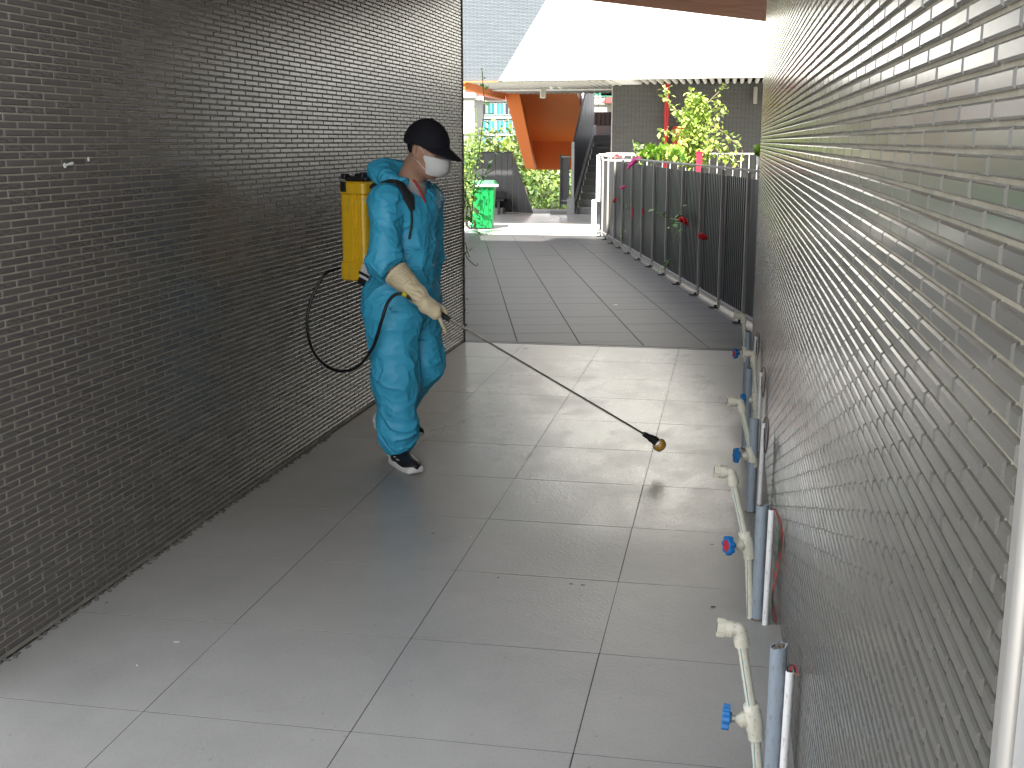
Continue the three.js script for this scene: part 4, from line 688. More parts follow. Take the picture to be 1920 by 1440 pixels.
  part('spray_bell', bell, phys([0.60, 0.33, 0.03], 0.25, { transmission: 0.35, thickness: 0.003, ior: 1.45 }), nz);
  const bq = new THREE.Quaternion().setFromUnitVectors(V(0, -1, 0), bd); const vents = []; for (let k = 0; k < 12; k++) { const a = k / 12 * Math.PI * 2; vents.push(new THREE.SphereGeometry(0.0032, 6, 5).translate(0.0215 * Math.cos(a), 0.0, 0.0215 * Math.sin(a))); } const vg = merge(vents); vg.applyQuaternion(bq); vg.translate(tip.x, tip.y - 0.004, tip.z); part('vent_ring', vg, std([0.85, 0.84, 0.8], 0.4), nz);
}

// ---------------------------------------------------------------- water pipes, drain stubs and conduits along the right wall
{
  const grime = (c, d, sd) => dataTex(256, 256, (u, v, i, j) => { const q = fbm(i / 26, j / 40, sd, 4), k = Math.max(0, q - 0.56) * 3.2 + (hash3(i >> 1, j >> 2, sd) > 0.993 ? 0.5 : 0) + 0.06 * (hash3(i, j, sd) - 0.5); const t = Math.min(0.75, Math.max(0, k)); return c.map((x, m) => x * (1 - t) + d[m] * t); }, true, 2, 3);
  const ppr = new THREE.MeshStandardMaterial({ map: grime([0.63, 0.61, 0.50], [0.30, 0.26, 0.17], 3), roughness: 0.42 }), pvc = new THREE.MeshStandardMaterial({ map: grime([0.26, 0.305, 0.35], [0.17, 0.17, 0.165], 5), roughness: 0.38, side: THREE.DoubleSide }), cond = new THREE.MeshStandardMaterial({ map: grime([0.80, 0.80, 0.79], [0.34, 0.32, 0.28], 9), roughness: 0.4 }), blue = phys([0.012, 0.17, 0.46], 0.35, { clearcoat: 0.2 }), stripe = std([0.03, 0.28, 0.40], 0.5), brass = std([0.42, 0.41, 0.36], 0.4, { metalness: 0.5 }), red = std([0.50, 0.03, 0.05], 0.45), dirt = std([0.14, 0.115, 0.085], 0.95);
  const spec = [ // elbow, tee, drain stub (x, top, z), conduit, handwheel turn, wheel cap
    { z: -2.64, e: [0.062, 0.388], t: [0.103, 0.160], f: [0.125, -0.02], d: [0.153, 0.370], c: [0.180, 0.318, -2.60], w: 0.0, nm: 'nearest' },
    { z: -3.65, e: [0.036, 0.490], t: [0.094, 0.255], f: [0.118, -0.02], d: [0.138, 0.392], c: [0.166, 0.392, -3.61], w: 0.5, nm: 'second' },
    { z: -4.79, e: [0.073, 0.470], t: [0.128, 0.246], f: [0.142, -0.02], d: [0.132, 0.408], c: [0.170, 0.40, -4.76], w: 0.25, nm: 'third' },
    { z: -5.84, e: [0.142, 0.488], t: [0.163, 0.257], f: [0.168, -0.02], d: [0.122, 0.421], c: [0.184, 0.41, -5.80], w: 0.2, nm: 'fourth' },
    { z: -7.00, e: [0.100, 0.508], t: [0.124, 0.286], f: [0.140, -0.02], d: [0.132, 0.424], c: [0.180, 0.40, -6.96], w: 0.4, nm: 'farthest' }];
  const labT = ['cream water tap pipe with bright blue handwheel at the bottom edge of the picture', 'cream water tap pipe with red-centred blue handwheel, beside the green and red wires', 'cream water tap pipe with blue handwheel, middle one along the right wall', 'cream water tap pipe mostly hidden behind the drain stubs, fourth from the viewer', 'cream water tap pipe beside the dark bridge, farthest from the viewer'];
  const labD = ['blue-grey drain stub nearest the viewer, filled with dirt, at the bottom edge', 'blue-grey drain stub beside the green and red wires', 'blue-grey drain stub in the middle of the row along the right wall', 'blue-grey drain stub fourth from the viewer along the right wall', 'blue-grey drain stub next to the dark bridge, farthest from the viewer'];
  const labC = ['white conduit at the bottom edge with wire ends poking out', 'white conduit with green and red wires spilling from its top', 'white conduit behind the middle drain stub', 'white conduit behind the fourth drain stub', 'white conduit behind the farthest drain stub'];
  spec.forEach((s, i) => {
    const z = s.z, E = V(s.e[0], s.e[1], z), T = V(s.t[0], s.t[1], z), B = V(s.f[0], s.f[1], z), up = E.clone().sub(T).normalize();
    const g = group('water_tap_pipe', labT[i], 'pipe', 'tap pipes along the right wall');
    part('upright', rod(B, T.clone().addScaledVector(up, -0.02), 0.0122), ppr, g); part('upright', rod(T.clone().addScaledVector(up, 0.02), E.clone().addScaledVector(up, -0.01), 0.0120), ppr, g);
    for (const [a, b] of [[B, T], [T, E]]) part('stripe', rod(a.clone().addScaledVector(up, 0.03).add(V(-0.005, 0, 0.0110)), b.clone().addScaledVector(up, -0.035).add(V(-0.005, 0, 0.0109)), 0.0010, 0.0010, 5), stripe, g);
    const ed = V(-1, 0.10, 0.05).normalize(); // elbow: swept bend, sockets and a ribbed plug
    part('elbow', [tube([E.clone().addScaledVector(up, -0.030), E.clone().addScaledVector(up, -0.008), E.clone().add(V(-0.004, 0.006, 0)), E.clone().addScaledVector(ed, 0.014).add(V(0, 0.007, 0)), E.clone().addScaledVector(ed, 0.032).add(V(0, 0.006, 0))], 0.0178, 24, 16), rod(E.clone().addScaledVector(up, -0.034), E.clone().addScaledVector(up, -0.010), 0.0185, 0.0195)], ppr, g);
    const c0 = E.clone().addScaledVector(ed, 0.020).add(V(0, 0.006, 0)), cap0 = [rod(c0, c0.clone().addScaledVector(ed, 0.020), 0.0205, 0.0205, 20), rod(c0.clone().addScaledVector(ed, 0.018), c0.clone().addScaledVector(ed, 0.036), 0.0195, 0.0190, 20)];
    const rq = new THREE.Quaternion().setFromUnitVectors(V(0, 1, 0), ed); for (let k = 0; k < 12; k++) { const a = k / 12 * Math.PI * 2, b = box(0.005, 0.018, 0.004, 0, 0, 0, 0.001); b.translate(0, 0, 0.0205).rotateY(a).applyQuaternion(rq); const p = c0.clone().addScaledVector(ed, 0.027); b.translate(p.x, p.y, p.z); cap0.push(b); }
    const plug = part('plug', cap0, ppr, g); part('plug_opening', rod(c0.clone().addScaledVector(ed, 0.0355), c0.clone().addScaledVector(ed, 0.0366), 0.0135, 0.0135, 18), std([0.16, 0.15, 0.12], 0.8), plug);
    const lat = [[0.0, -0.048], [0.0185, -0.048], [0.0195, -0.046], [0.0190, -0.030], [0.0215, -0.022], [0.0230, 0.0], [0.0225, 0.020], [0.0195, 0.028], [0.0200, 0.044], [0.0, 0.045]].map(p => new THREE.Vector2(...p));
    const tee = new THREE.LatheGeometry(lat, 22); tee.applyQuaternion(new THREE.Quaternion().setFromUnitVectors(V(0, 1, 0), up)); tee.translate(T.x, T.y, T.z); part('valve_body', tee, ppr, g);
    const a = V(-Math.cos(s.w), 0.06, Math.sin(s.w)).normalize(), at2 = d => T.clone().addScaledVector(a, d);
    part('valve_neck', [rod(at2(0.010), at2(0.026), 0.0185, 0.0185, 20), rod(at2(0.024), at2(0.029), 0.0205, 0.0205, 20), rod(at2(0.028), at2(0.034), 0.0185, 0.0185, 8), rod(at2(0.033), at2(0.044), 0.0155, 0.0095, 16)], ppr, g);
    part('stem', [rod(at2(0.042), at2(0.056), 0.0095, 0.0095, 6), rod(at2(0.054), at2(0.062), 0.006)], i === 1 || i === 4 ? M.darkMetal : brass, g);
    const sh = new THREE.Shape(); for (let k = 0; k <= 72; k++) { const t = k / 72 * Math.PI * 2, r = 0.0275 + 0.0030 * Math.tanh(3 * Math.sin(t * 7)); k ? sh.lineTo(r * Math.cos(t), r * Math.sin(t)) : sh.moveTo(r * Math.cos(t), r * Math.sin(t)); }
    const wh = new THREE.ExtrudeGeometry(sh, { depth: 0.014, bevelEnabled: true, bevelSize: 0.002, bevelThickness: 0.002, bevelSegments: 2 }); wh.rotateZ(0.2 * i); const hub = new THREE.CylinderGeometry(0.018, 0.012, 0.006, 20).rotateX(Math.PI / 2).translate(0, 0, -0.004); wh.deleteAttribute('uv'); hub.deleteAttribute('uv');
    const wg = mergeGeometries([wh.index ? wh.toNonIndexed() : wh, hub.toNonIndexed()]); const wq = new THREE.Quaternion().setFromUnitVectors(V(0, 0, 1), a); wg.applyQuaternion(wq); const wp = at2(0.060); wg.translate(wp.x, wp.y, wp.z);
    const wheel = part('handwheel', wg, blue, g); if (i === 1 || i === 4) part('wheel_cap', rod(at2(0.0755), at2(0.0775), 0.019, 0.018, 24), red, wheel);
    // drain stub: open pipe with a jagged rim
    const d = group('drain_stub', labD[i], 'pipe', 'blue-grey drain stubs along the right wall'), D = V(s.d[0], s.d[1], z + (i === 0 ? 0.015 : 0)), R = 0.0205, n = 30, rr = rng(50 + i);
    const jag = []; for (let k = 0; k < n; k++) jag.push((rr() - 0.5) * 0.007 + 0.005 * Math.sin(k / n * 6.28 + i));
    const shell = (rad, flip) => { const c = new THREE.CylinderGeometry(rad, rad, D.y + 0.02, n, 1, true), p = c.attributes.position; for (let k = 0; k < p.count; k++) { if (p.getY(k) > 0) p.setY(k, (D.y + 0.02) / 2 + jag[k % (n + 1) % n]); } c.translate(D.x, (D.y - 0.02) / 2, D.z); return c; };
    const rimP = []; for (let k = 0; k < n; k++) { const q = (a, r2) => { const t = a / n * Math.PI * 2; return [D.x + r2 * Math.sin(t), D.y + jag[a % n], D.z + r2 * Math.cos(t)]; }; const a = q(k, R), b = q(k + 1, R), c = q(k + 1, R - 0.0032), e = q(k, R - 0.0032); rimP.push(...a, ...b, ...c, ...a, ...c, ...e); }
    const rim = new THREE.BufferGeometry(); rim.setAttribute('position', new THREE.Float32BufferAttribute(rimP, 3)); rim.setAttribute('uv', new THREE.Float32BufferAttribute(new Float32Array(rimP.length / 3 * 2), 2)); rim.computeVertexNormals();
    const pg = merge([shell(R), shell(R - 0.0032), rim]);
    part('pipe_wall', pg, pvc, d); const fill = []; for (let k = 0; k < 14; k++) { const q = new THREE.IcosahedronGeometry(0.005 + rr() * 0.005, 0); q.translate(D.x + (rr() - 0.5) * 0.020, D.y - 0.016 + rr() * 0.010, D.z + (rr() - 0.5) * 0.020); fill.push(q); } fill.push(new THREE.CylinderGeometry(R - 0.005, R - 0.005, 0.02, 16).translate(D.x, D.y - 0.028, D.z)); part('dirt_fill', fill, dirt, d).userData.kind = 'stuff';
    part('mortar_ring', new THREE.TorusGeometry(R + 0.001, 0.004, 6, 24).rotateX(Math.PI / 2).translate(D.x, 0.001, D.z), dirt, d);
    const c = group('conduit_stub', labC[i], 'conduit', 'white conduits along the right wall'), C = V(...s.c); part('tube', [rod(V(C.x - 0.004, -0.02, C.z + 0.006), C, 0.0098, 0.0098, 16)], cond, c); part('bore', rod(C.clone().add(V(0, -0.002, 0)), C.clone().add(V(0, 0.0006, 0)), 0.0075, 0.0075, 14), std([0.05, 0.05, 0.05], 0.8), c);
    const loops = i === 1 ? [['green', 0], ['red', 1], ['green', 2], ['red', 3]] : i === 0 ? [['black', 0], ['red', 1]] : [['black', 0], ['brown', 1]];
    for (const [col, k] of loops) { const w = group('loose_wire', i === 0 ? `${col} wire end poking from the conduit at the bottom edge` : i === 1 ? `${col} wire ${['close against the white conduit', 'bowing widest towards the wall', 'running between the two red ones', 'ending in a coil on the floor'][k]}, at the second tap` : `${col} wire looped beside the ${s.nm} conduit against the wall`, 'wire'); const m = { green: std([0.015, 0.16, 0.11], 0.45), red: std([0.40, 0.02, 0.035], 0.45), black: M.rubber, brown: std([0.10, 0.045, 0.035], 0.5) }[col], o = 0.004 * k;
      const pts = i === 0 ? [C.clone().add(V(-0.004 + o, -0.01, 0)), C.clone().add(V(-0.006 + o * 2, 0.012, 0.002)), C.clone().add(V(0.006 + o, 0.018, 0.004)), C.clone().add(V(0.012 + o, 0.0, 0.004))] :
        i === 1 ? [C.clone().add(V(0, -0.01, 0)), C.clone().add(V(0.006, 0.006, o)), C.clone().add(V(0.022 + o * 0.5, -0.03, o)), C.clone().add(V(0.026 + o, -0.13, -o)), C.clone().add(V(0.016 + 0.003 * k, -0.22, o)), C.clone().add(V(0.012 + o * 0.4, -0.30, 0.02 - o)), C.clone().add(V(0.020 + o, -0.37, 0.01)), C.clone().add(V(0.030, -0.385, 0.0 - o))] :
        [C.clone().add(V(0, -0.01, 0)), C.clone().add(V(0.003, 0.02, o)), C.clone().add(V(0.014, 0.025, 0.01 + o)), C.clone().add(V(0.016 + o, -0.06, 0.03 + o * 2)), C.clone().add(V(0.010, -0.12, 0.05)), C.clone().add(V(0.004, -0.09, 0.03)), C.clone().add(V(0.002, -0.02, 0.014))];
      const full = part('insulation', tube(pts, 0.0021, 40, 6), m, w); part('copper_end', rod(pts[pts.length - 1], pts[pts.length - 1].clone().add(V(0.004, -0.006, 0.002)), 0.0012, 0.001, 6), std([0.5, 0.22, 0.1], 0.4, { metalness: 0.8 }), w); }
  });
}
// small litter on the floor
{
  const leafS = (l, w) => { const s = new THREE.Shape(); s.moveTo(-l, 0); s.quadraticCurveTo(0, w, l, 0.1 * w); s.quadraticCurveTo(0, -w, -l, 0); return new THREE.ExtrudeGeometry(s, { depth: 0.0012, bevelEnabled: false }).rotateX(-Math.PI / 2); };
  const put = (name, label, cat, u, v, l, w, rot, mat) => { const d = at(u, v, -5); const t = EYE / (EYE - d.y), p = V(d.x * t, 0.002, d.z * t); const m = solo(name, leafS(l, w), mat, label, cat); m.position.copy(p); m.rotation.y = rot; };
  const br = std([0.09, 0.06, 0.045], 0.8), wh = std([0.8, 0.8, 0.78], 0.6), gy = std([0.12, 0.115, 0.11], 0.8);
  put('dry_leaf', 'small brown dry leaf on the tile left of the second tap', 'leaf', 1337, 1139, 0.010, 0.009, 0.3, br);
  put('paper_scrap', 'white oval paper scrap on the tile at lower left', 'litter', 331, 1205, 0.010, 0.006, 0.1, wh);
  put('paper_scrap', 'tiny curled white scrap nearest the left wall at lower left', 'litter', 257, 1249, 0.006, 0.004, -0.6, wh);
  put('paper_scrap', 'small white scrap below the wet patch in the middle of the floor', 'litter', 882, 1007, 0.007, 0.006, 0.1, wh);
  put('dry_leaf', 'small dark leaf beside the floor edge strip at the bridge', 'leaf', 986, 654, 0.024, 0.008, 0.2, gy);
  put('dry_leaf', 'dark speck of leaf on the tile seam left of the middle', 'leaf', 812, 1001, 0.008, 0.005, 0.2, gy);
  put('dry_leaf', 'dark speck of leaf on the tile near the middle', 'leaf', 934, 1084, 0.006, 0.006, 1.2, gy);
  put('dry_leaf', 'left one of two dark chips on the tile right of the middle', 'leaf', 1071, 1096, 0.007, 0.003, 0.1, br);
  put('dry_leaf', 'right one of two dark chips on the tile right of the middle', 'leaf', 1093, 1098, 0.007, 0.003, 0.1, br);
  put('dry_leaf', 'dark chip of leaf on the tile beside the second tap wheel', 'leaf', 1335, 1022, 0.008, 0.003, 0.1, br);
  put('dry_leaf', 'dark chip of leaf at the left wall foot near the tile seam', 'leaf', 200, 1131, 0.007, 0.004, 0.5, gy);
  const d = at(1154, 572, -5), t = (EYE + 0.008) / (EYE - d.y); const m = solo('paper_scrap', leafS(0.025, 0.03), wh, 'pale paper scrap on the dark bridge tiles', 'litter'); m.position.set(d.x * t, -0.006, d.z * t);
}

// ---------------------------------------------------------------- green wheeled bin
{
  const g = group('wheeled_bin', 'bright green wheeled bin with its lid closed at the far left', 'bin', null, V(-4.40, 0, -20.55)); g.rotation.y = 0.12;
  const green = std([0.003, 0.22, 0.052], 0.42), P = [], f = (w, d, y) => [[-w, y, -d], [w, y, -d], [w, y, d], [-w, y, d]];
  const taper = (a, b) => { const q = [...a, ...b], T = [], add = (...k) => k.forEach(i => T.push(...q[i])); for (let i = 0; i < 4; i++) { const j = (i + 1) % 4; add(i, 4 + i, j, j, 4 + i, 4 + j); } add(0, 1, 2, 0, 2, 3); add(4, 6, 5, 4, 7, 6); const e = new THREE.BufferGeometry(); e.setAttribute('position', new THREE.Float32BufferAttribute(T, 3)); e.setAttribute('uv', new THREE.Float32BufferAttribute(new Float32Array(T.length / 3 * 2), 2)); e.computeVertexNormals(); return e; };
  part('body', taper(f(0.165, 0.19, 0.02), f(0.205, 0.25, 0.74)), green, g); part('rim', box(0.45, 0.05, 0.54, 0, 0.755, 0, 0.015), green, g);
  for (const x of [-0.09, 0.0, 0.09]) part('rim_rib', box(0.012, 0.05, 0.02, x, 0.715, 0.262), green, g);
  part('lid', [taper(f(0.235, 0.28, 0.79), f(0.19, 0.23, 0.855)), box(0.47, 0.03, 0.57, 0, 0.785, 0, 0.01)], green, g);
  part('handle', [rod(V(-0.20, 0.775, 0.285), V(0.29, 0.775, 0.285), 0.022), rod(V(0.25, 0.775, 0.285), V(0.25, 0.775, 0.18), 0.018)], std([0.62, 0.62, 0.60], 0.4), g);
  for (const z of [0.20, -0.20]) { const w = part('wheel', new THREE.TorusGeometry(0.075, 0.026, 10, 24).translate(-0.215, 0.10, z), M.rubber, g); part('rim', new THREE.CylinderGeometry(0.06, 0.06, 0.03, 20).rotateX(Math.PI / 2).translate(-0.215, 0.10, z), std([0.42, 0.42, 0.40], 0.5), w); part('hub', new THREE.CylinderGeometry(0.02, 0.02, 0.045, 12).rotateX(Math.PI / 2).translate(-0.215, 0.10, z), M.white, w); }
  part('axle_box', box(0.10, 0.18, 0.44, -0.19, 0.12, 0, 0.01), green, g);
}

// ---------------------------------------------------------------- plants
const leafMat = (c, tr = 0.35) => phys(c, 0.6, { transmission: tr, thickness: 0, vertexColors: true, side: THREE.DoubleSide });
M.leafLime = leafMat([0.20, 0.36, 0.035]); M.leafMid = leafMat([0.13, 0.28, 0.06]); M.leafVar = leafMat([0.33, 0.46, 0.085]); M.leafTree = leafMat([0.075, 0.145, 0.022], 0.3); M.leafTree2 = leafMat([0.135, 0.20, 0.022], 0.3);
M.stem = std([0.11, 0.085, 0.05], 0.8); M.greenStem = std([0.10, 0.17, 0.05], 0.7);
// many leaves as one geometry: each a folded heart of four triangles
function leaves(list, r) {
  const P = [], N = [], C = [], U = [], q = new THREE.Quaternion(), m = new THREE.Matrix4();
  const pts = [[0, 0, 0], [0.5, 0.06, 0.34], [0.5, 0.06, -0.34], [0.48, -0.02, 0], [1, -0.10, 0]], tri = [[0, 1, 3], [0, 3, 2], [3, 1, 4], [3, 4, 2]];
  for (const [c, s, dir] of list) {
    const d = dir ? dir.clone().add(V(r() - 0.5, r() - 0.5, r() - 0.5).multiplyScalar(0.9)).normalize() : V(r() - 0.5, r() - 0.65, r() - 0.5).normalize();
    const up = V(r() - 0.5, 1 + r(), r() - 0.5).normalize(), x = d, z = x.clone().cross(up).normalize(), y = z.clone().cross(x); m.makeBasis(x, y, z);
    const t = 0.72 + r() * 0.55, col = [t * (0.9 + 0.25 * r()), t, t * (0.7 + 0.5 * r())], v = pts.map(p => V(...p).multiplyScalar(s).applyMatrix4(m).add(c));
    for (const f of tri) { const n = v[f[1]].clone().sub(v[f[0]]).cross(v[f[2]].clone().sub(v[f[0]])).normalize(); if (n.dot(y) < 0) n.negate(); for (const k of f) { P.push(v[k].x, v[k].y, v[k].z); N.push(n.x, n.y, n.z); C.push(...col); U.push(pts[k][0], pts[k][2] + 0.5); } }
  }
  const g = new THREE.BufferGeometry(); g.setAttribute('position', new THREE.Float32BufferAttribute(P, 3)); g.setAttribute('normal', new THREE.Float32BufferAttribute(N, 3)); g.setAttribute('color', new THREE.Float32BufferAttribute(C, 3)); g.setAttribute('uv', new THREE.Float32BufferAttribute(U, 2)); return g;
}
function vine(paths, step, size, r, spread = 0.03) { // leaves along polylines
  const L = [], T = [];
  for (const p of paths) { const c = new THREE.CatmullRomCurve3(p), len = c.getLength(), n = Math.max(3, Math.round(len / step)); T.push(new THREE.TubeGeometry(c, Math.max(6, n), 0.004 + size * 0.02, 5)); for (let i = 0; i <= n; i++) { const t = i / n, q = c.getPointAt(t), s = size * (0.6 + 0.6 * r()) * (t > 0.85 ? 0.6 : 1), side = V(r() - 0.5, (r() - 0.5) * 0.6, r() - 0.5).normalize(); L.push([q.clone().addScaledVector(side, spread * r()), s, side]); } }
  return [leaves(L, r), T];
}
function plant(name, label, cat, paths, step, size, seed, mat, spread, grp) {
  const r = rng(seed), g = group(name, label, cat, grp), [lf, st] = vine(paths, step, size, r, spread);
  part('foliage', lf, mat, g).userData.kind = 'stuff'; part('stem', st, M.greenStem, g).userData.kind = 'stuff'; return g;
}
const poly = (z, ...uv) => uv.map(([u, v, dz = 0]) => at(u, v, z + dz));
{ // big variegated bougainvillea behind the right fence, its arms tied up to the ceiling
  const r = rng(401), z = -19.6, root = [1300, 312], arms = [];
  const A = (...uv) => arms.push(poly(z, ...uv));
  A(root, [1298, 270], [1300, 220], [1296, 190], [1294, 168]); A(root, [1306, 250], [1310, 210], [1312, 184]); A(root, [1290, 240, .2], [1274, 215, .3], [1256, 195, .3], [1250, 175, .2], [1246, 158]); A(root, [1284, 260, .3], [1264, 250, .4], [1246, 246, .5], [1236, 252, .5]);
  A(root, [1318, 246], [1326, 220], [1342, 202], [1356, 205]); A(root, [1330, 238, .2], [1352, 245, .4], [1370, 262, .5], [1388, 276, .6], [1394, 290, .6]); A(root, [1326, 262, .3], [1345, 282, .4], [1362, 296, .5], [1386, 310, .6]); A(root, [1280, 290, .3], [1262, 292, .4], [1252, 284, .5]);
  A(root, [1320, 280], [1340, 270], [1366, 290, .3]); A(root, [1312, 220], [1330, 190, -.2], [1345, 175, -.3], [1362, 160, -.4]); A(root, [1286, 235], [1276, 212], [1268, 206]); A(root, [1322, 230], [1334, 238], [1350, 212, .1], [1358, 203, .1]);
  const L = []; for (const a of arms) { const c = new THREE.CatmullRomCurve3(a), n = 90; for (let i = 8; i <= n; i++) { const q = c.getPointAt(i / n), k = 1 - i / n; if (r() < 0.85) L.push([q.clone().add(V(r() - 0.5, r() - 0.5, r() - 0.5).multiplyScalar(0.12 + 0.16 * k)), 0.10 * (0.6 + 0.7 * r()), null]); } }
  for (let i = 0; i < 950; i++) { const t = r(), a = r() * 6.28, rad = Math.sqrt(r()) * (0.10 + 0.30 * (1 - t) * (0.4 + t * 1.2)); const b = at(1303 + (r() - 0.5) * 8, 312 - t * 135, z); L.push([b.add(V(rad * Math.cos(a) * 1.15, 0, rad * Math.sin(a))), 0.088 * (0.6 + 0.7 * r()), null]); }
  const g = group('flowering_shrub', 'tall lime-green climbing shrub spreading above the right fence, lit by sun', 'shrub');
  part('foliage', leaves(L, r), M.leafVar, g).userData.kind = 'stuff'; arms.forEach(a => part('branch', tube(a, 0.010, 20, 5), M.stem, g));
  const p = group('planter_tub', 'red planter tub under the tall lime-green shrub behind the fence', 'planter'), b = at(1300, 330, z); part('tub', new THREE.CylinderGeometry(0.28, 0.22, 1.0, 20).translate(b.x, 0.5, z), std([0.45, 0.03, 0.03], 0.5), p); part('soil', new THREE.CylinderGeometry(0.26, 0.26, 0.02, 20).translate(b.x, 1.0, z), M.stem, p);
}
{ // fleshy broad-leaved plant in the box behind the fence, trailing over the rail
  const r = rng(411), z = -18.9, L = [], g = group('broad_leaved_plant', 'clump of broad green leaves spilling over the top rail of the right fence', 'plant');
  for (let i = 0; i < 260; i++) { const u = 1202 + r() * 76, h = (0.35 + 0.65 * Math.sin((u - 1195) / 90 * 3.1)) * 30; L.push([at(u, 306 - r() * h, z + (r() - 0.5) * 0.5), 0.135 * (0.6 + 0.7 * r()), V(r() - 0.5, 0.5 + r(), r() - 0.3)]); }
  for (let i = 0; i < 60; i++) L.push([at(1190 + r() * 18, 268 + r() * 42, z + 0.1), 0.075 * (0.6 + 0.6 * r()), null]);
  part('foliage', leaves(L, r), M.leafLime, g).userData.kind = 'stuff'; part('stem', tube(poly(z, [1202, 318], [1192, 300], [1190, 282], [1186, 262]), 0.008, 16, 5), M.greenStem, g);
  plant('trailing_vine', 'leafy vine hanging down the fence face below the broad-leaved clump', 'vine', [[1204, 300, 1208, 352], [1211, 302, 1215, 392], [1218, 302, 1217, 372], [1208, 304, 1212, 340], [1214, 310, 1210, 384]].map(([a, b, c, d]) => poly(-15.55, [a, b], [(a + c) / 2 + 3, (b + d) / 2], [c, d])), 0.045, 0.060, 412, M.leafMid, 0.05);
  plant('fence_creeper', 'thin green creeper poking through the middle of the right fence', 'vine', [poly(-13.0, [1228, 392], [1238, 405], [1252, 408], [1262, 418], [1270, 428]), poly(-12.6, [1278, 388], [1272, 405], [1260, 420], [1254, 430]), poly(-12.6, [1276, 402], [1264, 412], [1258, 424]), poly(-12.5, [1272, 428], [1266, 445], [1262, 458])], 0.075, 0.095, 413, M.leafMid, 0.03);
  plant('fence_creeper', 'small tuft of narrow leaves low on the right fence', 'vine', [poly(-12.1, [1258, 486], [1250, 490], [1246, 500]), poly(-12.1, [1256, 485], [1252, 496], [1250, 500])], 0.05, 0.085, 414, M.leafMid, 0.03);
  plant('fence_creeper', 'sparse creeper with small leaves near the far end of the right fence', 'vine', [poly(-16.3, [1176, 388], [1168, 400], [1170, 420], [1166, 440], [1168, 458]), poly(-16.3, [1178, 372], [1180, 384], [1176, 392])], 0.09, 0.06, 415, M.leafMid, 0.05);
  const hp = group('hanging_pot_plant', 'small white pot with spiky green plant beside the right brick wall', 'plant'), c = at(1426, 292, -13.2); part('pot', new THREE.CylinderGeometry(0.045, 0.036, 0.10, 18).translate(c.x, c.y - 0.06, c.z), M.white, hp);
  const L2 = []; for (let i = 0; i < 70; i++) { const a = r() * 6.28; L2.push([c.clone().add(V((r() - 0.5) * 0.06, (r() - 0.4) * 0.06, (r() - 0.5) * 0.06)), 0.13 * (0.5 + 0.6 * r()), V(Math.cos(a), 0.8 + r(), Math.sin(a))]); } part('foliage', leaves(L2, r), M.leafLime, hp).userData.kind = 'stuff'; part('hook', tube([c.clone().add(V(0, -0.03, 0.04)), c.clone().add(V(0.02, 0.0, 0.03)), c.clone().add(V(0.03, -0.1, 0))], 0.005, 10, 5), M.galv, hp);
}
{ // vines on the left fence, beside the edge of the left wall
  plant('climbing_vine', 'single tall vine shoot rising beside the far edge of the left wall', 'vine', [poly(-14, [884, 430], [888, 360], [896, 300], [904, 240], [908, 200], [906, 165], [904, 132])], 0.075, 0.13, 421, M.leafMid, 0.05);
  plant('climbing_vine', 'slanting vine shoot above the green bin at far left', 'vine', [poly(-14.6, [884, 372], [900, 345], [918, 312], [930, 296], [945, 287]), poly(-14.6, [884, 352], [906, 330], [926, 318])], 0.07, 0.115, 422, M.leafMid, 0.07);
  plant('climbing_vine', 'dense sunlit vine covering the far end of the left fence', 'vine', Array.from({ length: 16 }, (_, i) => { const r = rng(430 + i), u = 871 + r() * 16, v = 430 - r() * 60, t = 195 + r() * 180; return poly(-18.6 - r() * 1.2, [u, v], [u + (r() - 0.4) * 14, (v + t) / 2], [u + (r() - 0.35) * 20, t]); }), 0.05, 0.075, 423, M.leafVar, 0.09);
  plant('climbing_vine', 'yellow-green vine tuft at the height of the cap brim', 'vine', Array.from({ length: 14 }, (_, i) => { const r = rng(450 + i), u = 870 + r() * 8, v = 330 - r() * 30; return poly(-18.9, [u, v], [u + 6 + r() * 14, v - 20 - r() * 15], [u + 4 + r() * 22, v - 30 - r() * 40]); }), 0.055, 0.085, 424, M.leafLime, 0.08);
  plant('trailing_vine', 'curling tendril low on the left edge of the bridge', 'vine', [poly(-11.2, [872, 475], [878, 486], [886, 494], [894, 499], [896, 494])], 0.07, 0.035, 425, M.leafLime, 0.03);
  plant('trailing_vine', 'green trailing shoot at the foot of the left fence next to the wall edge', 'vine', [poly(-9.6, [868, 560], [870, 580], [872, 595]), poly(-12, [873, 455], [876, 470], [880, 480])], 0.03, 0.055, 426, M.leafLime, 0.03);
}
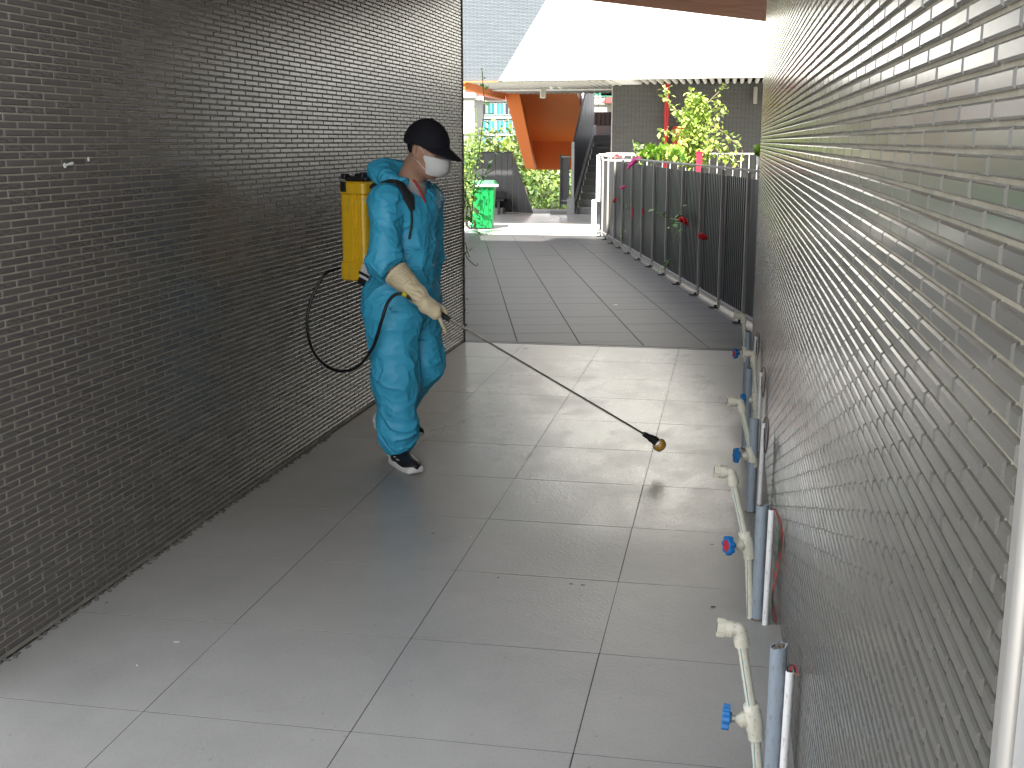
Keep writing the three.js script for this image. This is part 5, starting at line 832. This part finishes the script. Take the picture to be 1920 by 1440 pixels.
{ // cloth strips and blossoms caught on the fence
  const ribbon = (label, mat, pts, w, z, seed) => { const c = new THREE.CatmullRomCurve3(poly(z, ...pts)), r = rng(seed), n = 14, P = [], I = []; for (let i = 0; i <= n; i++) { const q = c.getPointAt(i / n), a = i / n, ww = w * (0.45 + 0.9 * Math.sin(a * 2.6 + 0.3)); for (const [s, d] of [[-1, 0], [0, 0.012], [1, 0], [0, -0.004]]) P.push(q.x + d + (r() - 0.5) * 0.006, q.y + s * ww * 0.5, q.z + d + 0.01 * Math.sin(i * 1.3)); } for (let i = 0; i < n; i++) for (let k = 0; k < 4; k++) { const a = i * 4 + k, b = i * 4 + (k + 1) % 4; I.push(a, b, a + 4, b, b + 4, a + 4); }
    const g = new THREE.BufferGeometry(); g.setAttribute('position', new THREE.Float32BufferAttribute(P, 3)); g.setAttribute('uv', new THREE.Float32BufferAttribute(new Float32Array(P.length / 3 * 2), 2)); g.setIndex(I); g.computeVertexNormals(); solo('cloth_strip', g, mat, label, 'cloth'); };
  const red = std([0.62, 0.02, 0.025], 0.6, { side: THREE.DoubleSide }), pink = std([0.66, 0.06, 0.25], 0.6, { side: THREE.DoubleSide });
  ribbon('red cloth strip with a hanging tail on the middle of the right fence', red, [[1272, 411], [1280, 412], [1288, 416], [1289, 424]], 0.05, -12.45, 1); ribbon('red pointed cloth strip low on the near part of the right fence', red, [[1309, 441], [1315, 443], [1326, 446]], 0.05, -11.45, 2);
  ribbon('pink cloth strip slanting over the top rail of the right fence', pink, [[1176, 316], [1184, 306], [1192, 300], [1202, 297]], 0.07, -16.0, 3); ribbon('red cloth bow on the far corner of the fence rail', red, [[1150, 297], [1157, 293], [1163, 296]], 0.06, -18.0, 4);
  ribbon('narrow red strip beside the sixth post of the right fence', red, [[1186, 392], [1187, 398], [1186, 404]], 0.09, -15.7, 5); ribbon('tiny red strip on the lit far end of the fence', red, [[1150, 377], [1153, 375], [1155, 372]], 0.06, -17.6, 6); ribbon('small red strip on the post under the trailing vine', red, [[1204, 393], [1206, 396], [1205, 401]], 0.05, -14.9, 7);
  const fl = group('pink_blossom', 'pink blossom poking out of the right fence near its far end', 'flower'), r = rng(9); for (let i = 0; i < 9; i++) { const c = at(1163 + r() * 12, 346 + r() * 8, -16.6); part('petal', new THREE.SphereGeometry(0.022, 8, 6).scale(1, 0.5, 1).translate(c.x, c.y, c.z), pink, fl); }
  const rp = group('red_post', 'short red post standing behind the right fence under the shrub', 'post'), b = at(1311, 300, -18.2); part('shaft', box(0.09, 1.35, 0.09, b.x, 0.70, b.z, 0.006), std([0.55, 0.02, 0.05], 0.45), rp); part('cap', box(0.10, 0.02, 0.10, b.x, 1.385, b.z), std([0.5, 0.02, 0.05], 0.45), rp);
}

// ---------------------------------------------------------------- trees, ground and the town beyond
const GY = -9;
{
  const m = new THREE.Mesh(new THREE.PlaneGeometry(1600, 1600, 1, 1).rotateX(-Math.PI / 2), std([0.16, 0.17, 0.11], 0.95)); m.position.set(0, GY, -300); m.name = 'ground'; m.userData = { kind: 'structure', label: 'ground of the town far below the deck', category: 'ground' }; scene.add(shade(m));
  const deck = struct('deck_base', 'concrete base that carries the passage and the landing', 'base'); part('podium', slab([[-9, -8.9], [8, -8.9], [8, 27], [-9, 27]], GY, -0.42), M.concrete, deck); part('podium', slab([[-9, -19.6], [4, -19.6], [4, -26.9], [-9, -26.9]], GY, -0.52), M.concrete, deck);
}
function tree(label, x, z, top, rad, n, mat, seed, leaf = 0.30) {
  const r = rng(seed), g = group('tree', label, 'tree', null, V(x, GY, z)), h = top - GY, clumps = [], L = [], wood = [];
  const trunkTop = h - rad * 1.1; wood.push(tube([V(0, 0, 0), V(0.2, trunkTop * 0.5, 0.1), V(0, trunkTop, 0)], 0.22, 10, 8));
  for (let i = 0; i < 34; i++) { const a = r() * 6.28, e = Math.acos(1 - 1.5 * r()), q = 0.55 + 0.45 * r(); const c = V(Math.sin(e) * Math.cos(a) * rad * q, h - rad + Math.cos(e) * rad * q * 0.95, Math.sin(e) * Math.sin(a) * rad * q); clumps.push(c); if (i < 14) wood.push(tube([V(0, trunkTop * (0.75 + 0.25 * r()), 0), c.clone().multiplyScalar(0.5).add(V(0, trunkTop * 0.5, 0)), c], 0.06, 6, 5)); }
  for (let i = 0; i < n; i++) { const c = clumps[i % clumps.length], d = V(r() - 0.5, (r() - 0.5) * 0.8, r() - 0.5).normalize().multiplyScalar(rad * 0.30 * Math.cbrt(r())); L.push([c.clone().add(d), leaf * (0.6 + 0.7 * r()), null]); }
  part('crown', leaves(L, r), mat, g).userData.kind = 'stuff'; part('trunk', wood, M.stem, g);
}
{
  const T = (label, u, vt, z, rad, mat, seed, n = 3400, leaf) => { const p = at(u, vt, z); tree(label, p.x, z, p.y, rad, n, mat, seed, leaf); };
  T('round yellow-green tree just beyond the gap beside the stairs', 1034, 352, -34, 2.0, M.leafTree2, 501, 4200, 0.2);
  T('darker green tree behind the yellow-green one in the gap', 1012, 308, -48, 3.4, M.leafTree, 502, 4600, 0.26);
  T('bushy green tree at the right of the gap under the orange soffit', 1062, 316, -52, 3.2, M.leafTree, 503, 4200, 0.26);
  T('lime-green tree above the slanted parapet at far left', 935, 243, -50, 3.4, M.leafTree2, 504, 4600, 0.26);
  T('green tree left of the orange edge beam, above the parapet', 972, 262, -58, 3.2, M.leafTree2, 505, 4000, 0.28);
  T('pale tree beside the vine at far left, in front of the white block', 884, 258, -62, 3.2, M.leafTree2, 506, 3600, 0.28);
  T('small green tree in front of the far town, right gap of the stairs', 1135, 246, -70, 3, M.leafTree, 507, 2600, 0.3);
}
function block(label, u0, u1, vt, z, depth, wallM, cols, rows, o = {}) { // a far building with real windows
  const a = at(u0, vt, z), b = at(u1, vt, z), w = b.x - a.x, top = a.y, hgt = top - GY, g = group('town_building', label, 'building', null, V((a.x + b.x) / 2, GY, z));
  part('wall', box(w, hgt, depth, 0, hgt / 2, -depth / 2), wallM, g);
  const y1 = hgt - (o.head ?? 0.5), fh = o.floor ?? 3.0, cw = w / cols, gw = cw * (o.gw ?? 0.55), gh = fh * (o.gh ?? 0.5), fg = mergeGeometries([box(gw + 0.16, 0.1, 0.16, 0, gh / 2 + 0.05, 0), box(gw + 0.16, 0.1, 0.16, 0, -gh / 2 - 0.05, 0), box(0.1, gh, 0.16, gw / 2 + 0.04, 0, 0), box(0.1, gh, 0.16, -gw / 2 - 0.04, 0, 0), box(0.07, gh, 0.10, 0, 0, 0)]), pg = box(gw, gh, 0.05);
  for (let j = 0; j < rows; j++) { for (let i = 0; i < cols; i++) { const f = part('window', fg, o.frame ?? M.white, g); f.position.set(-w / 2 + (i + 0.5) * cw, y1 - fh * (j + 0.5), 0.05); part('pane', pg, (o.glass ?? [M.paneA, M.paneB])[(i * 7 + j * 3 + i * j) % (o.glass ?? [1, 1]).length], f).position.z = -0.02; }
    if (o.band) part('floor_band', box(w + 0.3, 0.28, 0.4, 0, y1 - fh * j, 0.15), M.bandW, g); }
  part('parapet', box(w + 0.3, 0.4, depth + 0.3, 0, hgt + 0.2, -depth / 2), o.roof ?? wallM, g); return g;
}
M.paneA = std([0.02, 0.03, 0.04], 0.2); M.paneB = std([0.04, 0.07, 0.085], 0.2);
M.teal = std([0.010, 0.115, 0.13], 0.3); M.teal2 = std([0.022, 0.15, 0.165], 0.3); M.slate = std([0.020, 0.025, 0.034], 0.3); M.bandW = std([0.30, 0.31, 0.31], 0.7);
{
  block('teal glass-fronted building with white floor bands beyond the parapet', 896, 996, 120, -180, 14, std([0.03, 0.10, 0.11], 0.5), 6, 9, { frame: M.bandW, gw: 0.80, gh: 0.66, floor: 2.6, head: 0.3, band: true, glass: [M.teal, M.slate, M.teal2, M.slate, M.teal2] });
  const w = block('white apartment block at far left beyond the vines', 862, 889, 184, -84, 3, std([0.26, 0.25, 0.245], 0.8), 4, 5, { floor: 2.6 });
  const rf = group('red_tiled_roof', 'faded red roof on the white block at far left', 'roof'); const a = at(862, 186, -83.5), b = at(902, 186, -83.5); part('roof_slope', extrude([[0, 0], [b.x - a.x, 0], [b.x - a.x - 0.4, 1.0], [0.4, 1.0]], 9), std([0.20, 0.065, 0.06], 0.8), rf).position.set(a.x, a.y + 0.2, -93.5); part('fascia', box(b.x - a.x, 0.25, 0.2, (a.x + b.x) / 2, a.y + 0.1, -84.3), M.white, rf);
  block('grey-white tall block behind the teal building', 880, 935, 60, -240, 15, std([0.17, 0.18, 0.20], 0.8), 6, 8, { floor: 3 });
  block('white town house with small windows in the gap above the stairs', 1104, 1164, 196, -80, 10, std([0.28, 0.27, 0.26], 0.8), 5, 3, { floor: 2.8, gh: 0.35 });
  const g = block('pale building with green awnings above the stairs', 1100, 1170, 120, -110, 12, std([0.24, 0.24, 0.22], 0.8), 6, 5, { floor: 3.2 });
  for (let i = 0; i < 3; i++) { const p = at(1116 + i * 13, 180 + (i % 2) * 2, -108.5); solo('shop_awning', extrude([[0, 0], [1.9, 0], [1.9, 0.55], [0, 0.55]], 0.9).translate(p.x, p.y, p.z), std([0.015, 0.13, 0.085], 0.7), ['green awning at the left of the three above the stairs', 'green awning between the two others above the stairs', 'green awning at the right of the three above the stairs'][i], 'awning', null); }
  const rr = solo('red_roof', extrude([[0, 0], [4.4, 0], [3.0, 0.7], [0.3, 0.35]], 5).translate(at(1128, 193, -77).x, at(1128, 193, -77).y, -82), std([0.18, 0.05, 0.045], 0.8), 'low red roof of a house above the head of the stairs', 'roof');
}
renderer.render(scene, camera);
